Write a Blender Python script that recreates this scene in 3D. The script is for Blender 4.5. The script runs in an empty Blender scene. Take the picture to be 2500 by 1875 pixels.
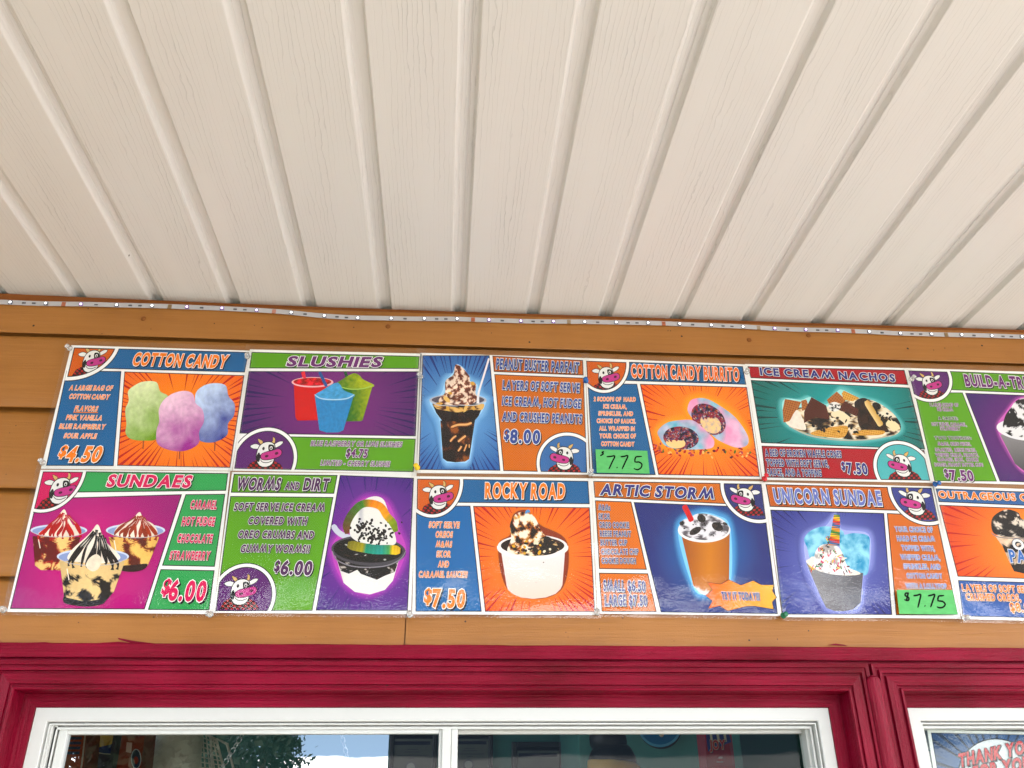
import bpy, bmesh, math, random
from mathutils import Vector, Matrix, noise as mnoise

rnd = random.Random(7)
scene = bpy.context.scene
COL = scene.collection
R = math.radians

# ------------------------------------------------------------------ camera
CAM = Vector((0.0, -1.26, 1.65))
FPX, PW, PH = 2110.0, 2500.0, 1875.0
pitch, yaw, roll = R(27.2), R(4.55), R(0.55)
FWD = Vector((math.sin(yaw) * math.cos(pitch), math.cos(yaw) * math.cos(pitch), math.sin(pitch)))
RGT = Vector((math.cos(yaw), -math.sin(yaw), 0))
DWN = FWD.cross(RGT)
RG2 = RGT * math.cos(roll) + DWN * math.sin(roll)
DW2 = -RGT * math.sin(roll) + DWN * math.cos(roll)
cam_d = bpy.data.cameras.new('camera')
cam_d.sensor_width = 36.0
cam_d.lens = FPX / PW * 36.0
cam_d.clip_start = 0.02
cam_d.clip_end = 2000
cam = bpy.data.objects.new('camera', cam_d)
COL.objects.link(cam)
mw = Matrix.Identity(4)
for i in range(3):
    mw[i][0] = RG2[i]; mw[i][1] = -DW2[i]; mw[i][2] = -FWD[i]; mw[i][3] = CAM[i]
cam.matrix_world = mw
scene.camera = cam

# ------------------------------------------------------------------ world, sun, exposure
SUN_EL, SUN_AZ = R(58), R(128)         # azimuth measured from +y towards +x
w = bpy.data.worlds.new('World'); scene.world = w; w.use_nodes = True
wn, wl = w.node_tree.nodes, w.node_tree.links
wn.clear()
wo = wn.new('ShaderNodeOutputWorld'); bg = wn.new('ShaderNodeBackground')
sky = wn.new('ShaderNodeTexSky'); sky.sky_type = 'NISHITA'; sky.sun_disc = False
sky.sun_elevation = SUN_EL; sky.sun_rotation = SUN_AZ
tc = wn.new('ShaderNodeTexCoord'); mp = wn.new('ShaderNodeMapping')
mp.inputs['Scale'].default_value = (1, 1, 3.2)
cn = wn.new('ShaderNodeTexNoise'); cn.inputs['Scale'].default_value = 5.0
cn.inputs['Detail'].default_value = 9; cn.inputs['Roughness'].default_value = 0.55
cr = wn.new('ShaderNodeValToRGB'); cr.color_ramp.elements[0].position = 0.50; cr.color_ramp.elements[1].position = 0.58
mx = wn.new('ShaderNodeMix'); mx.data_type = 'RGBA'
mx.inputs[7].default_value = (46.0, 46.5, 47.5, 1)
wl.new(tc.outputs['Generated'], mp.inputs['Vector']); wl.new(mp.outputs[0], cn.inputs['Vector'])
sx_ = wn.new('ShaderNodeSeparateXYZ'); wl.new(tc.outputs['Generated'], sx_.inputs[0])
az = wn.new('ShaderNodeMath'); az.operation = 'MULTIPLY_ADD'; az.inputs[1].default_value = .09; wl.new(sx_.outputs['X'], az.inputs[0]); wl.new(cn.outputs['Fac'], az.inputs[2])
hr = wn.new('ShaderNodeValToRGB'); he = hr.color_ramp.elements
he[0].position = 0.0; he[0].color = (.62, .62, .62, 1); he[1].position = 1.0; he[1].color = (.40, .40, .40, 1)
for p_, v_ in ((.063, .62), (.076, .34), (.13, .42), (.20, .55), (.34, .55), (.50, .44)):
    q = he.new(p_); q.color = (v_, v_, v_, 1)
wl.new(sx_.outputs['Z'], hr.inputs['Fac'])
ca = wn.new('ShaderNodeMath'); ca.operation = 'ADD'; wl.new(az.outputs[0], ca.inputs[0]); wl.new(hr.outputs['Color'], ca.inputs[1])
cs_ = wn.new('ShaderNodeMath'); cs_.operation = 'SUBTRACT'; cs_.inputs[1].default_value = .5; wl.new(ca.outputs[0], cs_.inputs[0])
wl.new(cs_.outputs[0], cr.inputs['Fac']); wl.new(cr.outputs['Color'], mx.inputs[0])
hz = wn.new('ShaderNodeMix'); hz.data_type = 'RGBA'; hz.inputs[7].default_value = (6.2, 10.2, 17.0, 1)
hzr = wn.new('ShaderNodeValToRGB'); ze = hzr.color_ramp.elements
ze[0].position = 0; ze[0].color = (.85, .85, .85, 1); ze[1].position = .22; ze[1].color = (0, 0, 0, 1)
wl.new(sx_.outputs['Z'], hzr.inputs['Fac']); wl.new(hzr.outputs['Color'], hz.inputs[0]); wl.new(sky.outputs['Color'], hz.inputs[6])
wl.new(hz.outputs[2], mx.inputs[6]); wl.new(mx.outputs[2], bg.inputs['Color'])
bg.inputs['Strength'].default_value = 0.13
wl.new(bg.outputs[0], wo.inputs['Surface'])
sd = bpy.data.lights.new('sun', 'SUN'); sd.energy = 4.2; sd.angle = R(0.5); sd.color = (1, 0.95, 0.87)
sun = bpy.data.objects.new('sun', sd); COL.objects.link(sun)
sdir = Vector((math.sin(SUN_AZ) * math.cos(SUN_EL), math.cos(SUN_AZ) * math.cos(SUN_EL), math.sin(SUN_EL)))
sun.rotation_euler = sdir.to_track_quat('Z', 'Y').to_euler()
sun.location = sdir * 30
vs = scene.view_settings
vs.view_transform = 'Standard'; vs.look = 'None'; vs.gamma = 1; vs.use_curve_mapping = False
vs.exposure = 0.66
scene.cycles.max_bounces = 6
scene.cycles.transparent_max_bounces = 24

# ------------------------------------------------------------------ helpers
def ray(px, py):
    return FWD + RG2 * ((px - PW / 2) / FPX) + DW2 * ((py - PH / 2) / FPX)
def on_y(px, py, y):                    # where the sight line through a photo point meets the upright plane y
    d = ray(px, py)
    return CAM + d * ((y - CAM.y) / d.y)
def lin(c):
    o = []
    for v in c[:3]:
        v = v / 255.0
        o.append(v / 12.92 if v <= 0.04045 else ((v + 0.055) / 1.055) ** 2.4)
    return tuple(o)
def mixc(a, b, t):
    t = max(0, min(1, t))
    return tuple(a[i] + (b[i] - a[i]) * t for i in range(3))
def tag(o, label=None, cat=None, group=None, kind=None):
    if label: o['label'] = label
    if cat: o['category'] = cat
    if group: o['group'] = group
    if kind: o['kind'] = kind
    return o
def empty(name, loc, label, cat, group=None):
    o = bpy.data.objects.new(name, None); COL.objects.link(o)
    o.location = loc; o.empty_display_size = 0.05
    return tag(o, label, cat, group)
def link(name, me, mats, parent=None, smooth=False):
    if not isinstance(mats, (list, tuple)): mats = [mats]
    for m in mats: me.materials.append(m)
    if smooth:
        for p in me.polygons: p.use_smooth = True
    o = bpy.data.objects.new(name, me); COL.objects.link(o)
    if parent:
        o.parent = parent
        o.matrix_parent_inverse = Matrix.Identity(4)
        off = Vector(parent.location)
        pp = parent.parent
        while pp: off += Vector(pp.location); pp = pp.parent
        me.transform(Matrix.Translation(-off))
    return o
def mesh(name, vs_, fs):
    me = bpy.data.meshes.new(name); me.from_pydata([tuple(v) for v in vs_], [], fs); me.update()
    return me
class MB:                               # collects solids for one mesh
    def __init__(s): s.v = []; s.f = []
    def add(s, vs_, fs):
        n = len(s.v); s.v += [Vector(v) for v in vs_]; s.f += [tuple(i + n for i in f) for f in fs]; return s
    def box(s, a, b, bev=0.0):
        bm = bmesh.new(); bmesh.ops.create_cube(bm, size=1)
        c = [(a[i] + b[i]) / 2 for i in range(3)]; d = [abs(b[i] - a[i]) for i in range(3)]
        for v in bm.verts: v.co = Vector((c[0] + v.co.x * d[0], c[1] + v.co.y * d[1], c[2] + v.co.z * d[2]))
        if bev: bmesh.ops.bevel(bm, geom=bm.edges[:], offset=bev, segments=2, affect='EDGES', profile=0.5)
        bm.verts.index_update()
        s.add([v.co.copy() for v in bm.verts], [[v.index for v in f.verts] for f in bm.faces]); bm.free(); return s
    def lathe(s, prof, o, axis, seg=20):          # prof: (radius, height along axis)
        axis = Vector(axis).normalized(); q = Vector((0, 0, 1)).rotation_difference(axis)
        vv = []; ff = []
        for r_, h in prof:
            for k in range(seg):
                a = 2 * math.pi * k / seg
                vv.append(Vector(o) + q @ Vector((r_ * math.cos(a), r_ * math.sin(a), h)))
        for i in range(len(prof) - 1):
            for k in range(seg):
                k2 = (k + 1) % seg
                ff.append((i * seg + k, i * seg + k2, (i + 1) * seg + k2, (i + 1) * seg + k))
        ff.append(tuple(reversed(range(seg)))); ff.append(tuple(range((len(prof) - 1) * seg, len(prof) * seg)))
        return s.add(vv, ff)
    def tube(s, pts, r_, seg=8, closed=False):
        pts = [Vector(p) for p in pts]; n = len(pts); vv = []; ff = []
        for i, p in enumerate(pts):
            a = pts[(i - 1) % n] if closed or i > 0 else p
            b = pts[(i + 1) % n] if closed or i < n - 1 else p
            t = (b - a).normalized(); u = t.orthogonal().normalized() if abs(t.z) > .95 else t.cross(Vector((0, 0, 1))).normalized()
            w_ = t.cross(u); rr = r_[i] if isinstance(r_, (list, tuple)) else r_
            for k in range(seg):
                an = 2 * math.pi * k / seg; vv.append(p + (u * math.cos(an) + w_ * math.sin(an)) * rr)
        for i in range(n if closed else n - 1):
            j = (i + 1) % n
            for k in range(seg):
                k2 = (k + 1) % seg; ff.append((i * seg + k, i * seg + k2, j * seg + k2, j * seg + k))
        if not closed: ff.append(tuple(reversed(range(seg)))); ff.append(tuple(range((n - 1) * seg, n * seg)))
        return s.add(vv, ff)
    def build(s, name, mat, parent=None, smooth=False):
        return link(name, mesh(name, s.v, s.f), mat, parent, smooth)

# ------------------------------------------------------------------ materials
def mat(name):
    m = bpy.data.materials.new(name); m.use_nodes = True
    n = m.node_tree.nodes; l = m.node_tree.links
    return m, n, l, n['Principled BSDF']
def node(n, t, **kw):
    x = n.new(t)
    for k, v in kw.items():
        if k in x.inputs: x.inputs[k].default_value = v
        else: setattr(x, k, v)
    return x
def plain(name, c, rough=0.5, metal=0.0, var=0.12, scale=30, bump=0.05):
    m, n, l, b = mat(name)
    t = node(n, 'ShaderNodeTexCoord'); ns = node(n, 'ShaderNodeTexNoise', Scale=scale, Detail=5)
    l.new(t.outputs['Object'], ns.inputs['Vector'])
    mr = node(n, 'ShaderNodeMapRange'); mr.inputs[3].default_value = 1 - var; mr.inputs[4].default_value = 1 + var
    l.new(ns.outputs['Fac'], mr.inputs[0])
    v = node(n, 'ShaderNodeVectorMath', operation='SCALE'); v.inputs[0].default_value = c[:3]
    l.new(mr.outputs[0], v.inputs['Scale']); l.new(v.outputs[0], b.inputs['Base Color'])
    b.inputs['Roughness'].default_value = rough; b.inputs['Metallic'].default_value = metal
    if bump:
        bp = node(n, 'ShaderNodeBump', Strength=bump, Distance=0.002); l.new(ns.outputs['Fac'], bp.inputs['Height']); l.new(bp.outputs[0], b.inputs['Normal'])
    return m
def specks(n, l, vec, scale, size, seed=0):         # sparse small dark fly spots, 0..1
    mp_ = node(n, 'ShaderNodeMapping'); mp_.inputs['Location'].default_value = (seed, seed * .7, seed * .3)
    l.new(vec, mp_.inputs['Vector'])
    vo = node(n, 'ShaderNodeTexVoronoi', Scale=scale); l.new(mp_.outputs[0], vo.inputs['Vector'])
    wn_ = node(n, 'ShaderNodeTexWhiteNoise'); l.new(vo.outputs['Color'], wn_.inputs['Vector'])
    a = node(n, 'ShaderNodeMath', operation='GREATER_THAN'); a.inputs[1].default_value = .66; l.new(wn_.outputs['Value'], a.inputs[0])
    ns = node(n, 'ShaderNodeTexNoise', Scale=scale * 7, Detail=1); l.new(vec, ns.inputs['Vector'])
    d = node(n, 'ShaderNodeMath', operation='MULTIPLY_ADD'); d.inputs[1].default_value = .07; l.new(ns.outputs['Fac'], d.inputs[0]); l.new(vo.outputs['Distance'], d.inputs[2])
    b_ = node(n, 'ShaderNodeMath', operation='LESS_THAN'); b_.inputs[1].default_value = size + .035; l.new(d.outputs[0], b_.inputs[0])
    c_ = node(n, 'ShaderNodeMath', operation='MULTIPLY'); l.new(a.outputs[0], c_.inputs[0]); l.new(b_.outputs[0], c_.inputs[1])
    return c_.outputs[0]
def painted_wood(name, c, c2, axis, rough, grain=0.35, speck=None, dist=0.0012, gscale=1.0, spec=.2):
    m, n, l, b = mat(name)
    t = node(n, 'ShaderNodeTexCoord'); mp_ = node(n, 'ShaderNodeMapping')
    s = [140 * gscale, 140 * gscale, 140 * gscale]; s[axis] = 9
    mp_.inputs['Scale'].default_value = s
    l.new(t.outputs['Object'], mp_.inputs['Vector'])
    g = node(n, 'ShaderNodeTexNoise', Scale=1.0, Detail=6, Roughness=.62, Distortion=.4); l.new(mp_.outputs[0], g.inputs['Vector'])
    big = node(n, 'ShaderNodeTexNoise', Scale=5, Detail=4); l.new(t.outputs['Object'], big.inputs['Vector'])
    fine = node(n, 'ShaderNodeTexNoise', Scale=420, Detail=2); l.new(t.outputs['Object'], fine.inputs['Vector'])
    mxc = node(n, 'ShaderNodeMix', data_type='RGBA'); mxc.inputs[6].default_value = (*c, 1); mxc.inputs[7].default_value = (*c2, 1)
    ad = node(n, 'ShaderNodeMath', operation='MULTIPLY_ADD'); ad.inputs[1].default_value = .55; l.new(g.outputs['Fac'], ad.inputs[0]); l.new(big.outputs['Fac'], ad.inputs[2])
    mr = node(n, 'ShaderNodeMapRange'); mr.inputs[1].default_value = .55; mr.inputs[2].default_value = 1.0; l.new(ad.outputs[0], mr.inputs[0])
    l.new(mr.outputs[0], mxc.inputs[0])
    out = mxc.outputs[2]
    if speck:
        for k, (sc, sz) in enumerate(speck):
            m2 = node(n, 'ShaderNodeMix', data_type='RGBA'); m2.inputs[7].default_value = (.03, .018, .012, 1)
            sp = specks(n, l, t.outputs['Object'], sc, sz, k * 3.3 + 1.7)
            l.new(sp, m2.inputs[0]); l.new(out, m2.inputs[6]); out = m2.outputs[2]
    l.new(out, b.inputs['Base Color'])
    h = node(n, 'ShaderNodeMath', operation='MULTIPLY_ADD'); h.inputs[1].default_value = .3; l.new(fine.outputs['Fac'], h.inputs[0]); l.new(g.outputs['Fac'], h.inputs[2])
    bp = node(n, 'ShaderNodeBump', Strength=grain, Distance=dist); l.new(h.outputs[0], bp.inputs['Height']); l.new(bp.outputs[0], b.inputs['Normal'])
    b.inputs['Roughness'].default_value = rough
    b.inputs['Specular IOR Level'].default_value = spec
    return m

M_OCHRE = painted_wood('ochre_paint', (.30, .116, .021), (.40, .165, .036), 0, .36, .5, [(30, .048), (62, .062)], .0012, 1.6, .38)
M_RED = painted_wood('crimson_paint', (.115, .0002, .007), (.27, .003, .028), 0, .30, .9, [(17, .05)], .0020, 2.4, .12)  # lighter second red paints the sheen streaks along the grain into the colour
M_REDV = painted_wood('crimson_paint_upright', (.115, .0002, .007), (.27, .003, .028), 2, .30, .9, [(17, .05)], .0020, 2.4, .12)  # upright grain, with the same sheen streaks painted in
M_VINYL_WHITE = plain("white_vinyl", (.57, .58, .555), .35, 0, .03, 12, .02)
M_PAPER = plain('white_paper', (.80, .79, .77), .5, 0, .01, 30, 0)
M_BLACK = plain('black_plastic', (.012, .012, .014), .4)
M_TEAL = plain('teal_wall_paint', (.035, .19, .17), .6, 0, .08, 6, .02)
M_CONCRETE = plain('concrete', (.52, .49, .43), .9, 0, .15, 3, .1)
M_GREENP = plain('green_paint', (.10, .42, .30), .5)
M_STEEL = plain('steel', (.6, .6, .6), .3, 1)
M_DARKROOM = plain('dark_room_paint', (.10, .22, .21), .7)
M_GREYV = plain('grey_blind', (.42, .42, .42), .55)

def make_print():
    m, n, l, b = mat('printed_ink')
    a = node(n, 'ShaderNodeAttribute', attribute_name='Col')
    t = node(n, 'ShaderNodeTexCoord')
    ns = node(n, 'ShaderNodeTexNoise', Scale=900, Detail=1); l.new(t.outputs['Object'], ns.inputs['Vector'])
    mr = node(n, 'ShaderNodeMapRange'); mr.inputs[3].default_value = .92; mr.inputs[4].default_value = 1.08
    l.new(ns.outputs['Fac'], mr.inputs[0])
    v = node(n, 'ShaderNodeVectorMath', operation='SCALE'); l.new(a.outputs['Color'], v.inputs[0]); l.new(mr.outputs[0], v.inputs['Scale'])
    l.new(v.outputs[0], b.inputs['Base Color']); b.inputs['Roughness'].default_value = .45
    b.inputs['Specular IOR Level'].default_value = .08
    return m
M_PRINT = make_print()
def two_sided(n, l, fr, ior):            # a thin sheet reflects alike from both faces
    ge = node(n, 'ShaderNodeNewGeometry'); mr = node(n, 'ShaderNodeMapRange'); mr.inputs[3].default_value = ior; mr.inputs[4].default_value = 1 / ior
    l.new(ge.outputs['Backfacing'], mr.inputs[0]); l.new(mr.outputs[0], fr.inputs['IOR'])
def make_film():
    m, n, l, b = mat('clear_laminate')
    n.remove(b); out = n['Material Output']
    tr = node(n, 'ShaderNodeBsdfTransparent', Color=(.985, .985, .98, 1)); gl = node(n, 'ShaderNodeBsdfGlossy', Roughness=.035)
    di = node(n, 'ShaderNodeBsdfDiffuse', Color=(.75, .74, .74, 1))
    t = node(n, 'ShaderNodeTexCoord')
    ns = node(n, 'ShaderNodeTexNoise', Scale=210, Detail=3, Roughness=.5); l.new(t.outputs['Object'], ns.inputs['Vector'])
    bp = node(n, 'ShaderNodeBump', Strength=.14, Distance=.0012); l.new(ns.outputs['Fac'], bp.inputs['Height'])
    fr = node(n, 'ShaderNodeFresnel'); two_sided(n, l, fr, 1.5); l.new(bp.outputs[0], fr.inputs['Normal']); l.new(bp.outputs[0], gl.inputs['Normal'])
    m1 = node(n, 'ShaderNodeMixShader'); m1.inputs[0].default_value = .012; l.new(tr.outputs[0], m1.inputs[1]); l.new(di.outputs[0], m1.inputs[2])
    m2 = node(n, 'ShaderNodeMixShader'); l.new(fr.outputs[0], m2.inputs[0]); l.new(m1.outputs[0], m2.inputs[1]); l.new(gl.outputs[0], m2.inputs[2])
    l.new(m2.outputs[0], out.inputs['Surface'])
    return m
M_FILM = make_film()
def make_glass(name, boost, tint):
    m, n, l, b = mat(name)
    n.remove(b); out = n['Material Output']
    tr = node(n, 'ShaderNodeBsdfTransparent', Color=(*tint, 1)); gl = node(n, 'ShaderNodeBsdfGlossy', Roughness=.0)
    fr = node(n, 'ShaderNodeFresnel'); two_sided(n, l, fr, 1.5); mu = node(n, 'ShaderNodeMath', operation='MULTIPLY'); mu.inputs[1].default_value = boost
    mu.use_clamp = True
    l.new(fr.outputs[0], mu.inputs[0]); m2 = node(n, 'ShaderNodeMixShader'); l.new(mu.outputs[0], m2.inputs[0])
    l.new(tr.outputs[0], m2.inputs[1]); l.new(gl.outputs[0], m2.inputs[2]); l.new(m2.outputs[0], out.inputs['Surface'])
    return m
M_GLASS = make_glass('window_glass', 9.5, (.80, .84, .82))
M_GLASS_DIM = make_glass('dusty_window_glass', .25, (.80, .84, .82))

def make_soffit():
    m, n, l, b = mat('embossed_vinyl_soffit')
    t = node(n, 'ShaderNodeTexCoord')
    mp1 = node(n, 'ShaderNodeMapping'); mp1.inputs['Scale'].default_value = (1, .09, 1); l.new(t.outputs['Object'], mp1.inputs['Vector'])
    d1 = node(n, 'ShaderNodeTexNoise', Scale=17, Detail=4, Roughness=.6); l.new(mp1.outputs[0], d1.inputs['Vector'])
    mp3 = node(n, 'ShaderNodeMapping'); mp3.inputs['Scale'].default_value = (1, .35, 1); l.new(t.outputs['Object'], mp3.inputs['Vector'])
    d2 = node(n, 'ShaderNodeTexNoise', Scale=130, Detail=2); l.new(mp3.outputs[0], d2.inputs['Vector'])
    sx = node(n, 'ShaderNodeSeparateXYZ'); l.new(t.outputs['Object'], sx.inputs[0])
    a1 = node(n, 'ShaderNodeMath', operation='MULTIPLY_ADD'); a1.inputs[1].default_value = .034; l.new(d1.outputs['Fac'], a1.inputs[0]); l.new(sx.outputs['X'], a1.inputs[2])
    a2 = node(n, 'ShaderNodeMath', operation='MULTIPLY_ADD'); a2.inputs[1].default_value = .0045; l.new(d2.outputs['Fac'], a2.inputs[0]); l.new(a1.outputs[0], a2.inputs[2])
    a3 = node(n, 'ShaderNodeMath', operation='MULTIPLY'); a3.inputs[1].default_value = 165; l.new(a2.outputs[0], a3.inputs[0])
    fr = node(n, 'ShaderNodeMath', operation='FRACT'); l.new(a3.outputs[0], fr.inputs[0])
    rp = node(n, 'ShaderNodeValToRGB'); e = rp.color_ramp.elements
    e[0].position = 0; e[0].color = (0, 0, 0, 1); e[1].position = 1; e[1].color = (.75, .75, .75, 1)
    for p_, v_ in ((.07, 0.0), (.15, 1.0), (.5, .9)):
        q = e.new(p_); q.color = (v_, v_, v_, 1)
    l.new(fr.outputs[0], rp.inputs['Fac'])
    # lines come and go along the board
    am = node(n, 'ShaderNodeTexNoise', Scale=26, Detail=2); l.new(mp1.outputs[0], am.inputs['Vector'])
    amr = node(n, 'ShaderNodeMapRange'); amr.inputs[1].default_value = .35; amr.inputs[2].default_value = .65; l.new(am.outputs['Fac'], amr.inputs[0])
    ml = node(n, 'ShaderNodeMix', data_type='RGBA'); ml.inputs[6].default_value = (1, 1, 1, 1)
    l.new(amr.outputs[0], ml.inputs[0]); l.new(rp.outputs['Color'], ml.inputs[7])
    big = node(n, 'ShaderNodeTexNoise', Scale=3.2, Detail=3); l.new(t.outputs['Object'], big.inputs['Vector'])
    mb = node(n, 'ShaderNodeMix', data_type='RGBA'); mb.inputs[6].default_value = (.81, .795, .77, 1); mb.inputs[7].default_value = (.84, .835, .82, 1); l.new(big.outputs['Fac'], mb.inputs[0])
    mc = node(n, 'ShaderNodeMix', data_type='RGBA'); mc.blend_type = 'MULTIPLY'; mc.inputs[0].default_value = .16
    l.new(mb.outputs[2], mc.inputs[6]); l.new(ml.outputs[2], mc.inputs[7])
    out = mc.outputs[2]
    for k, (sc, sz) in enumerate(((7, .03), (11, .075))):
        m2 = node(n, 'ShaderNodeMix', data_type='RGBA'); m2.inputs[7].default_value = (.10, .08, .06, 1)
        l.new(specks(n, l, t.outputs['Object'], sc, sz * .5, k * 5 + 2), m2.inputs[0]); l.new(out, m2.inputs[6]); out = m2.outputs[2]
    l.new(out, b.inputs['Base Color'])
    bp = node(n, 'ShaderNodeBump', Strength=.4, Distance=.0007); l.new(ml.outputs[2], bp.inputs['Height']); l.new(bp.outputs[0], b.inputs['Normal'])
    b.inputs['Roughness'].default_value = .34
    return m
M_SOFFIT = make_soffit()
def emit(name, c, s):
    m, n, l, b = mat(name); b.inputs['Base Color'].default_value = (.8, .8, .8, 1)
    b.inputs['Emission Color'].default_value = (*c, 1); b.inputs['Emission Strength'].default_value = s
    return m

# ------------------------------------------------------------------ ground
ZG = 0.0
g = link('ground', mesh('ground', [(-300, -300, ZG), (300, -300, ZG), (300, 300, ZG), (-300, 300, ZG)], [(0, 1, 2, 3)]), M_CONCRETE)
tag(g, kind='structure')

def grass_mat():
    m, n, l, b = mat('added_lawn'); t = node(n, 'ShaderNodeTexCoord'); ns = node(n, 'ShaderNodeTexNoise', Scale=2.5, Detail=8); l.new(t.outputs['Object'], ns.inputs['Vector'])
    r_ = node(n, 'ShaderNodeValToRGB'); r_.color_ramp.elements[0].color = (.045, .05, .02, 1); r_.color_ramp.elements[1].color = (.10, .105, .045, 1)
    l.new(ns.outputs['Fac'], r_.inputs['Fac']); l.new(r_.outputs['Color'], b.inputs['Base Color']); b.inputs['Roughness'].default_value = .9
    return m
lw = link('added_lawn', mesh('added_lawn', [(-300, -300, ZG + .004), (-1.1, -300, ZG + .004), (-1.1, 300, ZG + .004), (-300, 300, ZG + .004)], [(0, 1, 2, 3)]), grass_mat())  # unseen, added to darken the left ground so the soffit is lit from the right
tag(lw, kind='structure')

# ------------------------------------------------------------------ porch ceiling
Z_S = on_y(1125, 760, 0.0062).z
PITCH = 0.1267; X_SEAM = 0.0038
def soffit_profile():
    one = [(.0145, .009), (.0157, .0088), (.0168, .0078), (.0182, .0016), (.0190, .0002), (.0202, 0), (.0210, 0), (.0222, 0), (.1186, 0), (.1198, 0), (.1206, .0002), (.1220, .0014), (.1236, .0036), (.1251, .0066), (.1262, .0098)]
    p = [(.0092, .0108), (.0096, .0090), (.0105, .009)] + one
    p += [(x + PITCH, z) for x, z in [(.0010, .0095)] + one]
    p += [(2 * PITCH + .0005, .0100), (2 * PITCH + .0094, .0100), (2 * PITCH + .0098, .0115)]
    return p
ceil = empty('porch_ceiling', (0, -.9, Z_S), 'cream vinyl soffit of long grooved boards above the menu posters', 'ceiling')
prof = soffit_profile()
Y0, Y1 = .040, -1.86
def bow(x): return .0064 * (min(0, x) / .75) ** 2 * (1 if x < 0 else 0)   # the ceiling line rises a little at the left
for k in range(-6, 9):
    x0 = X_SEAM + k * 2 * PITCH
    vv = []; ff = []; ys = [Y0, -.4, -.9, -1.4, Y1]
    for y in ys:
        for (px_, pz_) in prof: vv.append((x0 + px_, y, Z_S + pz_ + bow(x0 + px_)))
    m_ = len(prof)
    for i in range(len(ys) - 1):
        for j in range(m_ - 1): ff.append((i * m_ + j, i * m_ + j + 1, (i + 1) * m_ + j + 1, (i + 1) * m_ + j))
    link('soffit_board', mesh('soffit_board', vv, ff), M_SOFFIT, ceil, True)
mb = MB().box((-1.6, -1.89, Z_S - .02), (2.4, -1.862, Z_S + .16), .004)
mb.build('fascia', M_VINYL_WHITE, ceil)
mb = MB().box((-1.6, -1.86, Z_S + .05), (2.4, .3, Z_S + .16))
mb.build('roof_deck', M_DARKROOM, ceil)

# ------------------------------------------------------------------ siding wall
XL, XR = -1.6, 2.4
def zpx(py, y, px=1250): return on_y(px, py, y).z
wall = empty('siding_wall', (0, 0, 1.9), 'ochre painted wall of lapped wooden boards behind the menu posters', 'wall')
z_tr0 = zpx(848.5, -.006); z_led = zpx(776, -.006)
lines = [CAM.z + v * 1.26 for v in (.5695, .4648, .3602, .2555, .1505)]
def strip(prof_yz, xa, xb, nx=2):
    vv = []; ff = []; m_ = len(prof_yz)
    for i in range(nx):
        x = xa + (xb - xa) * i / (nx - 1)
        for (y, z) in prof_yz: vv.append((x, y, z))
    for i in range(nx - 1):
        for j in range(m_ - 1): ff.append((i * m_ + j, (i + 1) * m_ + j, (i + 1) * m_ + j + 1, i * m_ + j + 1))
    return vv, ff
z_red = zpx(1575, -.010)
zb_list = lines[:]   # each board laps over the next, leaving a thin open joint
for i in range(4):
    zt, zb = zb_list[i], zb_list[i + 1]
    if i == 3: zb = z_red - .01
    h = .132
    pr = [(.0138, zt + .011), (.0125, zt - .0008), (.0085, zt - .0030)][(3 if i == 0 else 0):] + [(.0066, zt - .0062),  (.0050, zt - .012), (.0035, zt - .030), (.0015, zt - .055), (-.0008, zt - .082), (-.0020, zt - .098), (-.0022, zt - .112), (-.0016, zt - .124), (-.0008, zt - .1298), (-.0002, zt - .1310), (.0016, zt - .1310), (.0019, zt - .118)]
    if i == 0: pr = [(.0040, zt - .0035), (.0034, zt - .012)] + pr[2:]
    if i == 3: pr = [p for p in pr if p[1] > z_red - .002] + [(-.0022, z_red - .004)]
    # butt joints between board lengths
    joints = {0: [on_y(824, 838, 0).x], 3: [on_y(989, 1545, 0).x]}.get(i, [])
    xs = [XL] + joints + [XR]
    for a, b_ in zip(xs[:-1], xs[1:]):
        v_, f_ = strip(pr, a + (.0008 if a != XL else 0), b_ - (.0008 if b_ != XR else 0), 12)
        # slightly wavy lower edge, as painted by hand
        vv = [Vector(p) + Vector((0, 0, .0007 * mnoise.noise(Vector((p[0] * 9, i * 3.1, 0))))) for p in v_]
        link('siding_board', mesh('siding_board', vv, f_), M_OCHRE, wall, True)
mb = MB().box((XL, .016, 1.0), (XR, .03, Z_S + .02))
zw_top = None
# backing built in pieces further down, around the window openings
v_, f_ = strip([(.012, Z_S - .0003), (.0068, Z_S - .0003), (.0062, Z_S - .001), (.0062, z_led - .01), (.012, z_led - .01)], XL, XR, 40)
v_ = [(x, y, z + (bow(x) if z > Z_S - .002 else 0)) for x, y, z in v_]
link('top_batten', mesh('top_batten', v_, f_), painted_wood('shaded_ochre_paint', (.27, .085, .018), (.31, .10, .024), 0, .5, .2), wall)  # darker than the boards: shade under the soffit is put into this colour
def slopeline(pa, pb, y):               # straight board edge through two photo points
    a = on_y(*pa, y); b_ = on_y(*pb, y); k = (b_.z - a.z) / (b_.x - a.x)
    return lambda x: a.z + k * (x - a.x)
tb = slopeline((0, 810), (2500, 887), -.006); tt = slopeline((0, 746), (2500, 826), -.006)
vv = []; ff = []; N = 40
for i in range(N + 1):
    x = XL + (XR - XL) * i / N
    jit = .0006 * mnoise.noise(Vector((x * 7, 2, 0)))
    zb = tb(x) + jit; zt = tt(x) + .012
    for (y, z) in ((.012, zt), (-.0055, zt), (-.006, zt - .0006), (-.006, zb + .0012), (-.0055, zb), (-.0040, zb + .0002), (-.0036, zb + .02)): vv.append((x, y, z))
for i in range(N):
    for j in range(6): ff.append((i * 7 + j, (i + 1) * 7 + j, (i + 1) * 7 + j + 1, i * 7 + j + 1))
link('frieze_board', mesh('frieze_board', vv, ff), M_OCHRE, wall)
mb = MB()
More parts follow.
